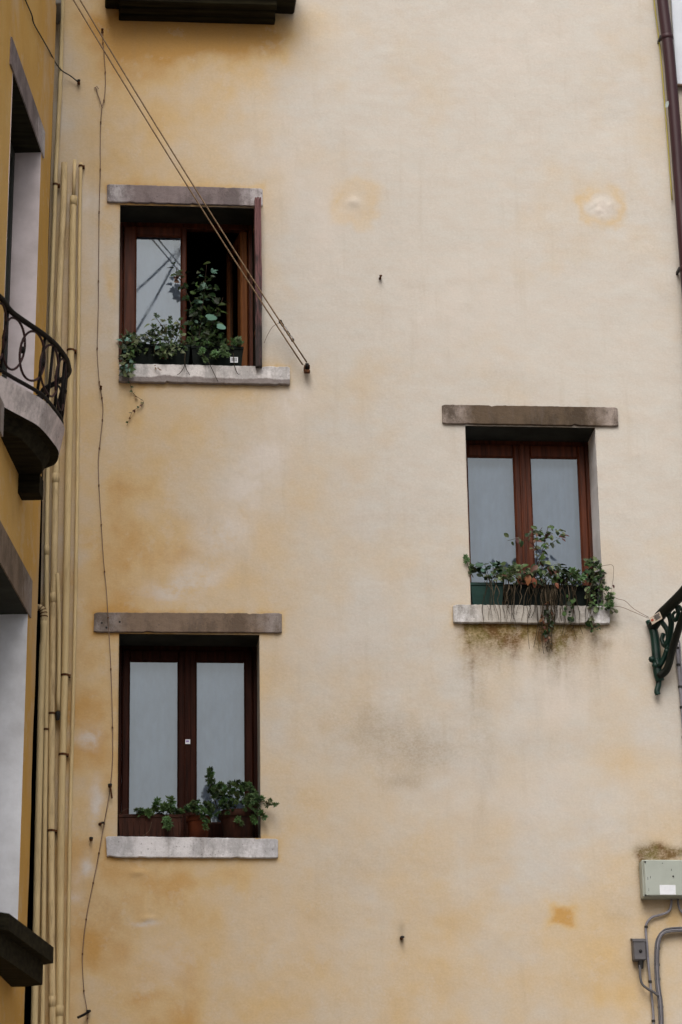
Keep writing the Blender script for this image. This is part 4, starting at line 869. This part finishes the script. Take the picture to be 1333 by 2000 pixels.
# ---- right window
ZR_ = 'planters on the right window sill'
trough('planter', 'emerald green plastic trough at the left end of the right window sill', 921, 986, 1138, 1183, 'trough_green', (0.0, .19), group=ZR_)
trough('planter', 'blackish green trough in the middle of the right window sill', 988, 1122, 1142, 1184, 'trough_black', (0.005, .19), group=ZR_)
trough('planter', 'black trough under the trailing plant at the right of the right window', 1124, 1172, 1144, 1185, 'trough_black', (0.03, .20), group=ZR_)
cy_ = thing('cyclamen_plant', 'low clump of broad blue-green leaves in the emerald trough', 'plant', P(955, 1140, .08))
clump(cy_, 'round', ['leaf_dark', 'leaf_blue', 'leaf_mid', 'leaf_dark'], 960, 1112, 38, 17, 42, .055, (-.03, .12), (0, -.45, .9), .4, (0, -.8, -.2))
for x, y in ((948, 1100), (965, 1096), (985, 1098), (940, 1118)): stalk(cy_, [(960, 1142, .06), ((x + 960) / 2, 1122, .05), (x, y + 4, .03)], .003)
t = thing('succulent_plant', 'small pale green succulent sprig at the left jamb of the right window', 'plant', P(917, 1120, -.02))
sp = stalk(t, [(925, 1128, 0), (917, 1112, -.02), (912, 1095, -.03), (910, 1083, -.03)], .003); along_leaves(t, sp, ['rosette0', 'rosette1'], ['sedum_light'], 4, .05)
be = thing('begonia_plant', 'tall plant with reddish green leaves in the middle of the right window', 'plant', P(1040, 1140, .06))
st1 = stalk(be, [(1042, 1142, .06), (1050, 1105, .04), (1058, 1085, .02), (1064, 1060, .01), (1071, 1030, 0)], .0045, 'stem_dark')
st2 = stalk(be, [(1050, 1105, .04), (1048, 1070, .02), (1050, 1045, .0), (1060, 1030, -.01)], .003, 'stem_dark')
st3 = stalk(be, [(1058, 1085, .02), (1040, 1062, 0), (1015, 1052, -.02), (992, 1056, -.03)], .0025, 'stem_dark')
st4 = stalk(be, [(1060, 1078, .02), (1080, 1060, 0), (1095, 1050, -.02)], .0025, 'stem_dark')
for sp, n in ((st1, 12), (st2, 10), (st3, 8), (st4, 8)): along_leaves(be, sp, 'oval', ['leaf_mid', 'leaf_pale', 'leaf_red', 'leaf_mid', 'leaf_dark'], n, .05, .4, .35, .02)
clump(be, 'oval', ['leaf_pale', 'leaf_mid', 'leaf_mid', 'leaf_red', 'leaf_dark'], 1068, 1042, 36, 17, 30, .047, (-.05, .04), spread=.4)
put_leaf(be, 'oval', 'leaf_red', P(1092, 1048, -.03), (0, -.8, .6), (1, 0, .1), .06); put_leaf(be, 'oval', 'leaf_red', P(1075, 1046, -.02), (0, -1, .3), (-.3, 0, .6), .05)
be2 = thing('begonia_plant', 'drooping broad-leaved plant with rusty leaves below the tall one', 'plant', P(1060, 1145, .02))
clump(be2, 'oval', ['leaf_mid', 'leaf_pale', 'leaf_dark', 'leaf_red', 'leaf_dark'], 1062, 1115, 44, 20, 50, .07, (-.07, .06), (0, -.7, .7), .4, (0, -.3, -.9))
put_leaf(be2, 'oval', 'leaf_orange', P(1033, 1122, -.06), (0, -1, .2), (-.1, -.1, -1), .085); put_leaf(be2, 'oval', 'leaf_orange', P(1042, 1128, -.07), (.3, -1, .2), (.2, -.1, -1), .08); put_leaf(be2, 'oval', 'leaf_orange', P(1086, 1138, -.06), (0, -1, .3), (.4, 0, -1), .05)
for x in (1035, 1050, 1075, 1095): stalk(be2, [(1060, 1146, .03), ((x + 1060) / 2, 1125, .0), (x, 1112, -.03)], .003, 'stem_dark')
se = thing('sedum_plant', 'sprawling pale green sedum between the cyclamen and the tall plant', 'plant', P(1000, 1142, .04))
clump(se, ['rosette0', 'rosette1'], ['sedum_light', 'sedum', 'leaf_pale'], 998, 1118, 24, 18, 18, .062, (-.05, .05), (0, -.7, .6), .4)
clump(se, 'oval', ['leaf_pale', 'leaf_red'], 985, 1128, 32, 8, 16, .045, (-.06, .02))
se2 = thing('sedum_plant', 'sedum on bare crooked stems right of the tall plant', 'plant', P(1110, 1142, .04))
for pts in ([(1102, 1142, .02), (1108, 1128, -.02), (1122, 1118, -.04), (1130, 1122, -.05)], [(1104, 1142, .02), (1115, 1120, .0), (1121, 1112, -.02)], [(1106, 1143, .02), (1128, 1132, -.03), (1145, 1128, -.03)]):
    sp = stalk(se2, pts, .0038, 'root'); along_leaves(se2, sp, ['rosette0', 'rosette1'], ['sedum_light', 'sedum'], 4, .055, start=.4)
clump(se2, 'oval', ['leaf_dark', 'leaf_mid'], 1098, 1118, 22, 12, 14, .07, (-.02, .06))
iv = thing('trailing_plant', 'trailing green plant spilling over the right end of the right sill', 'plant', P(1160, 1145, .05))
for pts, n in (([(1150, 1146, .05), (1158, 1118, .02), (1160, 1100, 0), (1158, 1088, -.01)], 9), ([(1155, 1146, .04), (1166, 1118, -.02), (1172, 1130, -.05), (1178, 1150, -.06)], 9), ([(1165, 1150, -.02), (1180, 1150, -.06), (1190, 1165, -.07), (1196, 1186, -.07)], 9), ([(1150, 1146, .02), (1152, 1165, -.05), (1155, 1200, -.06), (1160, 1232, -.06)], 10), ([(1190, 1180, -.06), (1196, 1196, -.07), (1206, 1192, -.07)], 4)):
    sp = stalk(iv, pts, .0028, 'stem'); along_leaves(iv, sp, ['ivy', 'round'], ['leaf_mid', 'leaf_dark', 'leaf_pale'], n, .042, .5, .1, .012)
clump(iv, ['ivy', 'round'], ['leaf_dark', 'leaf_mid'], 1155, 1112, 17, 20, 30, .045, (-.03, .08)); clump(iv, ['rosette0'], ['sedum_light', 'sedum'], 1190, 1172, 9, 14, 10, .05, (-.09, -.05))
stalk(iv, [(1168, 1108, -.02), (1185, 1104, -.04), (1198, 1105, -.05), (1199, 1125, -.05), (1196, 1148, -.05), (1194, 1165, -.05)], .0016, 'stem_dark', 'runner'); put_leaf(iv, 'oval', 'leaf_red', P(1198, 1142, -.05), (0, -1, .2), (.3, 0, -1), .03)
clump(se, ['oval', 'rosette0'], ['leaf_dark', 'leaf_mid', 'sedum', 'leaf_pale'], 1000, 1124, 50, 15, 60, .036, (-.07, .08)); clump(se2, ['oval', 'rosette0', 'ivy'], ['leaf_dark', 'leaf_mid', 'leaf_dark'], 1115, 1132, 44, 12, 50, .036, (-.06, .08)); clump(iv, ['oval', 'ivy'], ['leaf_dark', 'leaf_mid', 'sedum_light'], 1170, 1165, 20, 34, 40, .03, (-.08, -.03))
clump(iv, ['ivy', 'oval', 'rosette0'], ['leaf_dark', 'leaf_mid'], 1166, 1130, 14, 36, 50, .034, (-.08, .04)); clump(be2, ['oval', 'ivy'], ['leaf_dark', 'leaf_red', 'leaf_mid', 'leaf_dark'], 1055, 1126, 55, 16, 70, .044, (-.08, .06))
# hanging roots
rt = thing('hanging_roots', 'tangle of dry roots and stems hanging over the right window sill', 'roots', P(1050, 1185, -.05))
for k in range(80):
    g_ = random.choice([(965, 10, 1205), (985, 10, 1208), (1000, 8, 1200), (1040, 10, 1215), (1068, 12, 1250), (1068, 14, 1262), (1085, 8, 1205), (1115, 7, 1232), (1155, 8, 1222)])
    x = g_[0] + random.gauss(0, g_[1] * .8); y1 = g_[2] + random.gauss(0, 14); xs = x + random.gauss(0, 7); pts = [(xs, 1136 + random.uniform(-8, 6), .0)]
    for q in range(1, 6):
        u = q / 5; x += random.gauss(0, 3.2); pts.append((x, 1140 + (y1 - 1140) * u, -.045 - .02 * random.random()))
    stalk(rt, pts, random.uniform(.0014, .0036), 'root' if (random.random() < .5 and g_[0] < 1030) else random.choice(['root', 'root_dark', 'root_dark', 'root_dark']), 'root')
clump(rt, ['oval', 'ivy'], ['leaf_dark', 'dead_leaf', 'leaf_dark'], 1070, 1215, 11, 40, 34, .034, (-.085, -.05), (0, -1, .2), .5, (0, 0, -1))
clump(rt, ['round'], ['leaf_mid', 'leaf_dark'], 1112, 1185, 8, 34, 14, .03, (-.08, -.05), (0, -1, .2), .4, (0, 0, -1)); clump(rt, ['oval'], ['leaf_dark', 'leaf_mid'], 1160, 1222, 12, 10, 14, .03, (-.08, -.05)); clump(rt, ['ivy'], ['dead_leaf', 'leaf_dark'], 1072, 1262, 8, 9, 7, .022, (-.05, -.02))
for x0_ in (1031,): stalk(rt, [(x0_, 1200, -.05), (x0_ + 1, 1240, -.03), (x0_ + 4, 1268, -.02)], .002, 'root_dark', 'root')

# ---- upper left window
ZU = 'planters on the upper left window sill'
t1 = trough('planter', 'black trough under the ivy at the left of the upper window', 238, 372, 672, 714, 'trough_black', (0.0, .19), group=ZU)
t2 = trough('planter', 'black trough with a white barcode label at the upper window', 374, 476, 676, 717, 'trough_black', (0.0, .19), group=ZU)
a, b = P(450, 697, -.004), P(465, 708, -.004); MB().box((a[0], -.004, b[2]), (b[0], -.002, a[2]), .0003).build('label', M['paper'], t2)
for k in range(9):
    u = a[0] + (b[0] - a[0]) * (.12 + .085 * k); MB().box((u, -.0055, b[2] + .009), (u + (.0028 if k % 3 else .0016), -.0045, a[2] - .006), .0002).build('barcode_bar', M['ink'], t2)
iv = thing('ivy_plant', 'variegated ivy cascading over the left corner of the upper sill', 'plant', P(250, 675, .03))
for pts, n in (([(262, 672, .03), (250, 655, 0), (240, 662, -.04), (237, 690, -.06)], 12), ([(258, 672, .03), (256, 690, -.05), (252, 712, -.07), (250, 735, -.07)], 14), ([(265, 672, .03), (285, 655, 0), (300, 668, -.04), (302, 692, -.05)], 10), ([(250, 690, -.05), (243, 715, -.07), (247, 738, -.07)], 10)):
    sp = stalk(iv, pts, .0028); along_leaves(iv, sp, 'ivy', ['leaf_pale', 'leaf_mid', 'leaf_blue', 'leaf_dark'], n, .046, .4, .1, .012)
clump(iv, 'ivy', ['leaf_dark', 'leaf_mid', 'leaf_pale'], 258, 668, 24, 22, 36, .045, (-.04, .10)); clump(iv, 'ivy', ['leaf_pale', 'leaf_blue', 'leaf_mid'], 247, 716, 10, 20, 16, .044, (-.08, -.045), (0, -1, .3), .4, (0, 0, -1))
sp = stalk(iv, [(250, 738, -.06), (255, 752, -.04), (258, 765, -.02), (268, 775, -.02), (281, 785, -.02), (272, 795, -.02), (260, 802, -.02), (254, 815, -.02), (248, 832, -.02)], .0018, 'stem_dark', 'runner'); along_leaves(iv, sp, 'ivy', ['leaf_dark', 'dead_leaf', 'leaf_mid'], 13, .024, .4, .05, .004)
ge = thing('geranium_plant', 'bushy plant with small pale leaves left of the upper window centre', 'plant', P(320, 675, .05))
for pts in ([(330, 672, .05), (322, 645, .02), (306, 622, 0), (303, 617, 0)], [(335, 672, .05), (338, 640, .03), (326, 622, 0)], [(330, 672, .05), (302, 650, 0), (296, 632, -.01)], [(340, 672, .05), (352, 640, .02), (345, 625, .02)], [(325, 672, .04), (318, 690, -.05), (322, 702, -.06)]):
    sp = stalk(ge, pts, .003); along_leaves(ge, sp, ['rosette0', 'oval', 'rosette1'], ['leaf_mid', 'sedum', 'leaf_pale'], 6, .05, .5, .4)
clump(ge, ['ivy', 'round', 'rosette1'], ['leaf_dark', 'leaf_mid', 'leaf_dark', 'leaf_pale'], 325, 658, 40, 24, 74, .042, (-.06, .12)); clump(ge, ['ivy', 'oval'], ['leaf_pale', 'leaf_mid', 'leaf_dark'], 335, 682, 28, 14, 24, .036, (-.07, -.03), (0, -1, .3)); put_leaf(ge, 'ivy', 'leaf_orange', P(318, 697, -.05), (0, -1, .3), (1, 0, -.2), .045); clump(ge, ['oval'], ['dead_leaf'], 305, 718, 16, 6, 4, .03, (-.06, -.045))
clump(ge, ['ivy', 'oval', 'rosette0'], ['leaf_dark', 'leaf_dark', 'leaf_mid', 'leaf_pale'], 315, 672, 58, 26, 120, .034, (-.08, .10)); clump(iv, ['ivy', 'oval'], ['leaf_dark', 'leaf_mid', 'leaf_pale'], 255, 680, 20, 30, 50, .034, (-.08, .06))
vi = thing('climbing_vine', 'dark climbing vine rising in front of the open upper window', 'plant', P(390, 680, .1))
v1 = stalk(vi, [(380, 676, .1), (374, 640, .12), (376, 605, .14), (366, 575, .16), (357, 553, .17), (347, 538, .17), (345, 522, .17)], .0045, 'stem_dark')
v2 = stalk(vi, [(385, 676, .1), (392, 640, .12), (396, 600, .14), (400, 560, .16), (404, 516, .18)], .004, 'stem_dark'); v3 = stalk(vi, [(395, 676, .1), (412, 640, .1), (428, 605, .12), (436, 580, .14)], .0035, 'stem_dark')
along_leaves(vi, v1, 'ivy', ['leaf_dark', 'leaf_mid', 'leaf_dark'], 26, .055, .5, .05, .025); along_leaves(vi, v2, ['ivy', 'oval'], ['leaf_dark', 'leaf_mid', 'leaf_blue'], 36, .06, .5, .05, .04); along_leaves(vi, v3, ['oval', 'ivy'], ['leaf_dark', 'leaf_mid'], 22, .055, .5, .05, .035)
for x, y in ((346, 545), (349, 540), (345, 552)): put_leaf(vi, 'ivy', 'leaf_red', P(x, y, .15), (0, -1, .3), rn(1), .045)
clump(vi, ['ivy', 'oval'], ['leaf_dark'], 400, 625, 26, 50, 70, .05, (.08, .2)); clump(vi, ['rosette1', 'ivy'], ['leaf_dark', 'sedum', 'leaf_mid'], 405, 662, 36, 18, 44, .048, (-.04, .1))
put_leaf(vi, 'round', 'leaf_blue', P(404, 621, .03), (0, -.8, .6), (.7, -.3, .5), .088); put_leaf(vi, 'round', 'leaf_blue', P(424, 637, .02), (.1, -.8, .6), (.9, -.3, .2), .075); put_leaf(vi, 'round', 'leaf_blue', P(388, 590, .05), (0, -.8, .6), (.7, -.3, .4), .04); put_leaf(vi, 'round', 'leaf_mid', P(372, 572, .1), (0, -.8, .6), (.7, -.3, .4), .05)
clump(vi, ['oval', 'ivy'], ['leaf_dark', 'leaf_dark', 'leaf_mid'], 398, 600, 24, 75, 90, .038, (.06, .2)); clump(vi, ['rosette0', 'oval'], ['leaf_dark', 'leaf_mid', 'sedum'], 415, 672, 50, 16, 70, .036, (-.06, .1))
s2 = thing('sedum_plant', 'pale sedum sprigs hanging over the barcoded trough', 'plant', P(420, 690, 0))
for pts in ([(400, 680, .02), (396, 690, -.04), (402, 704, -.06)], [(425, 680, .02), (418, 692, -.04), (424, 703, -.06)], [(435, 680, .02), (436, 688, -.04), (440, 694, -.05)], [(460, 680, .03), (465, 670, 0), (466, 662, -.02)]):
    sp = stalk(s2, pts, .003); along_leaves(s2, sp, ['rosette0', 'rosette1'], ['sedum', 'sedum_light'], 6, .055, .4, .3)
for pts in ([(362, 690, -.05), (360, 715, -.06), (352, 728, -.06), (346, 732, -.05)], [(360, 700, -.05), (364, 720, -.06), (371, 732, -.05)], [(405, 702, -.05), (415, 722, -.06), (426, 745, -.05)], [(456, 690, -.03), (458, 712, -.05), (464, 729, -.06), (470, 730, -.05)]): stalk(s2, pts, .0035, 'root_dark', 'root')

# ---- lower left window
tb = trough('planter', 'long brown terracotta trough at the left of the lower sill', 231, 356, 1591, 1637, 'terracotta_dark', (0.0, .19), .012, group='planters on the lower window sill')
for x in range(240, 352, 11):
    a = P(x, 1604, -.001); b = P(x, 1632, -.001); MB().box((a[0] - .004, .002, b[2]), (a[0] + .004, .016, a[2]), .003).build('rib', M['terracotta_dark'], tb)
pot('flower_pot', 'bright orange-brown terracotta pot in the middle of the lower sill', 364, 412, 1586, 1637, 'terracotta')
pot('flower_pot', 'large dark terracotta pot at the right of the lower sill', 428, 503, 1574, 1637, 'terracotta_dark')
s3 = thing('sedum_plant', 'sedum with star-shaped tips in the long terracotta trough', 'plant', P(310, 1590, .05))
for pts, n in (([(312, 1592, .04), (306, 1575, .02), (304, 1562, .01)], 4), ([(325, 1592, .04), (332, 1575, .02), (337, 1558, .01)], 5), ([(330, 1592, .04), (328, 1605, -.05), (330, 1616, -.06)], 6), ([(300, 1592, .04), (285, 1588, .0), (262, 1584, -.02)], 6), ([(340, 1592, .04), (346, 1584, 0)], 3), ([(318, 1592, .03), (322, 1580, -.02), (324, 1574, -.03)], 5)):
    sp = stalk(s3, pts, .0035); along_leaves(s3, sp, ['rosette0', 'rosette1', 'rosette2'], ['sedum', 'sedum', 'leaf_mid', 'sedum_light'], n, .064, .4, .3, .008)
clump(s3, ['rosette0', 'rosette2'], ['sedum', 'leaf_mid', 'leaf_dark'], 310, 1586, 46, 7, 24, .05, (-.02, .12))
stalk(s3, [(296, 1606, -.03), (292, 1622, -.05), (284, 1630, -.06), (278, 1634, -.05)], .0018, 'root', 'root'); stalk(s3, [(232, 1592, 0), (242, 1583, -.02), (253, 1578, -.02)], .0016, 'root', 'root')
s4 = thing('sedum_plant', 'large bushy dark green sedum filling the right of the lower window', 'plant', P(440, 1580, .06))
for pts, n in (([(425, 1580, .06), (416, 1550, .05), (411, 1525, .04), (412, 1506, .03)], 12), ([(450, 1580, .06), (430, 1545, .03), (432, 1528, .02)], 7), ([(460, 1580, .06), (470, 1545, .02), (482, 1535, 0)], 8), ([(480, 1580, .05), (500, 1555, -.02), (508, 1560, -.04)], 8), ([(500, 1570, -.02), (515, 1566, -.07), (530, 1572, -.09), (537, 1570, -.10)], 5), ([(505, 1575, -.02), (512, 1590, -.05), (514, 1602, -.05)], 4), ([(395, 1588, .04), (378, 1575, .0), (370, 1572, 0)], 6), ([(400, 1590, .04), (402, 1605, -.04), (403, 1616, -.05)], 7), ([(460, 1590, .0), (465, 1602, -.04), (468, 1610, -.05)], 3), ([(490, 1590, 0), (497, 1600, -.05), (500, 1615, -.05)], 3)):
    sp = stalk(s4, pts, .0038, 'stem'); along_leaves(s4, sp, ['rosette0', 'rosette1', 'rosette2'], ['sedum', 'leaf_mid', 'leaf_dark', 'sedum'], n, .05, .4, .25, .010)
R3 = ['rosette0', 'rosette1', 'rosette2']
clump(s4, R3, ['sedum', 'leaf_mid', 'leaf_dark'], 458, 1550, 46, 24, 120, .044, (-.06, .13)); clump(s4, R3, ['leaf_dark', 'sedum', 'leaf_mid'], 390, 1578, 28, 14, 46, .042, (-.05, .1)); clump(s4, R3, ['leaf_dark', 'sedum'], 425, 1580, 34, 16, 44, .042, (-.05, .06)); clump(s4, R3, ['sedum', 'sedum_light'], 492, 1572, 16, 22, 28, .042, (-.08, -.02)); clump(s4, R3, ['leaf_dark', 'leaf_mid'], 412, 1518, 10, 16, 12, .045, (0, .06))

# ------------------------------------------------------------------ what stands out of frame across the court (it shows in the panes)
op_h = thing('opposite_house', 'pale plaster house across the court, seen only mirrored in the window panes', 'house', (6, -46, 0))
MB().box((-14, -56, 0), (26, -46, 12.5), .05).build('wall', M['far_house'], op_h)
mesh_obj('roof', [(-14.6, -45.4, 12.51), (26.6, -45.4, 12.51), (26.6, -56.6, 12.51), (-14.6, -56.6, 12.51), (-14, -51, 15.2), (26, -51, 15.2)], [(0, 1, 5, 4), (2, 3, 4, 5), (0, 4, 3), (1, 2, 5), (3, 2, 1, 0)], M['roof'], op_h)
def mirrored(px, py, Y):                     # where the line of sight goes after the pane at y = REC has turned it round
    q = P(px, py, REC + .004); d = ray(px, py) * np.array((1, -1, 1)); return q + d * ((Y - q[1]) / d[1])
for lab, pts in (('upper', ((240, 592), (305, 532), (352, 486), (420, 430))), ('lower', ((240, 690), (300, 590), (352, 492), (400, 400)))):
    w3 = [mirrored(x, y, -9) for x, y in pts]; t = thing('overhead_cable', lab + ' of two dark overhead cables, seen only mirrored in the upper window pane', 'cable', w3[0]); d = w3[-1] - w3[0]
    MB().tube([w3[0] - d * 3] + w3 + [w3[-1] + d * 3], .013, 6).build('wire', M['black'], t, True)
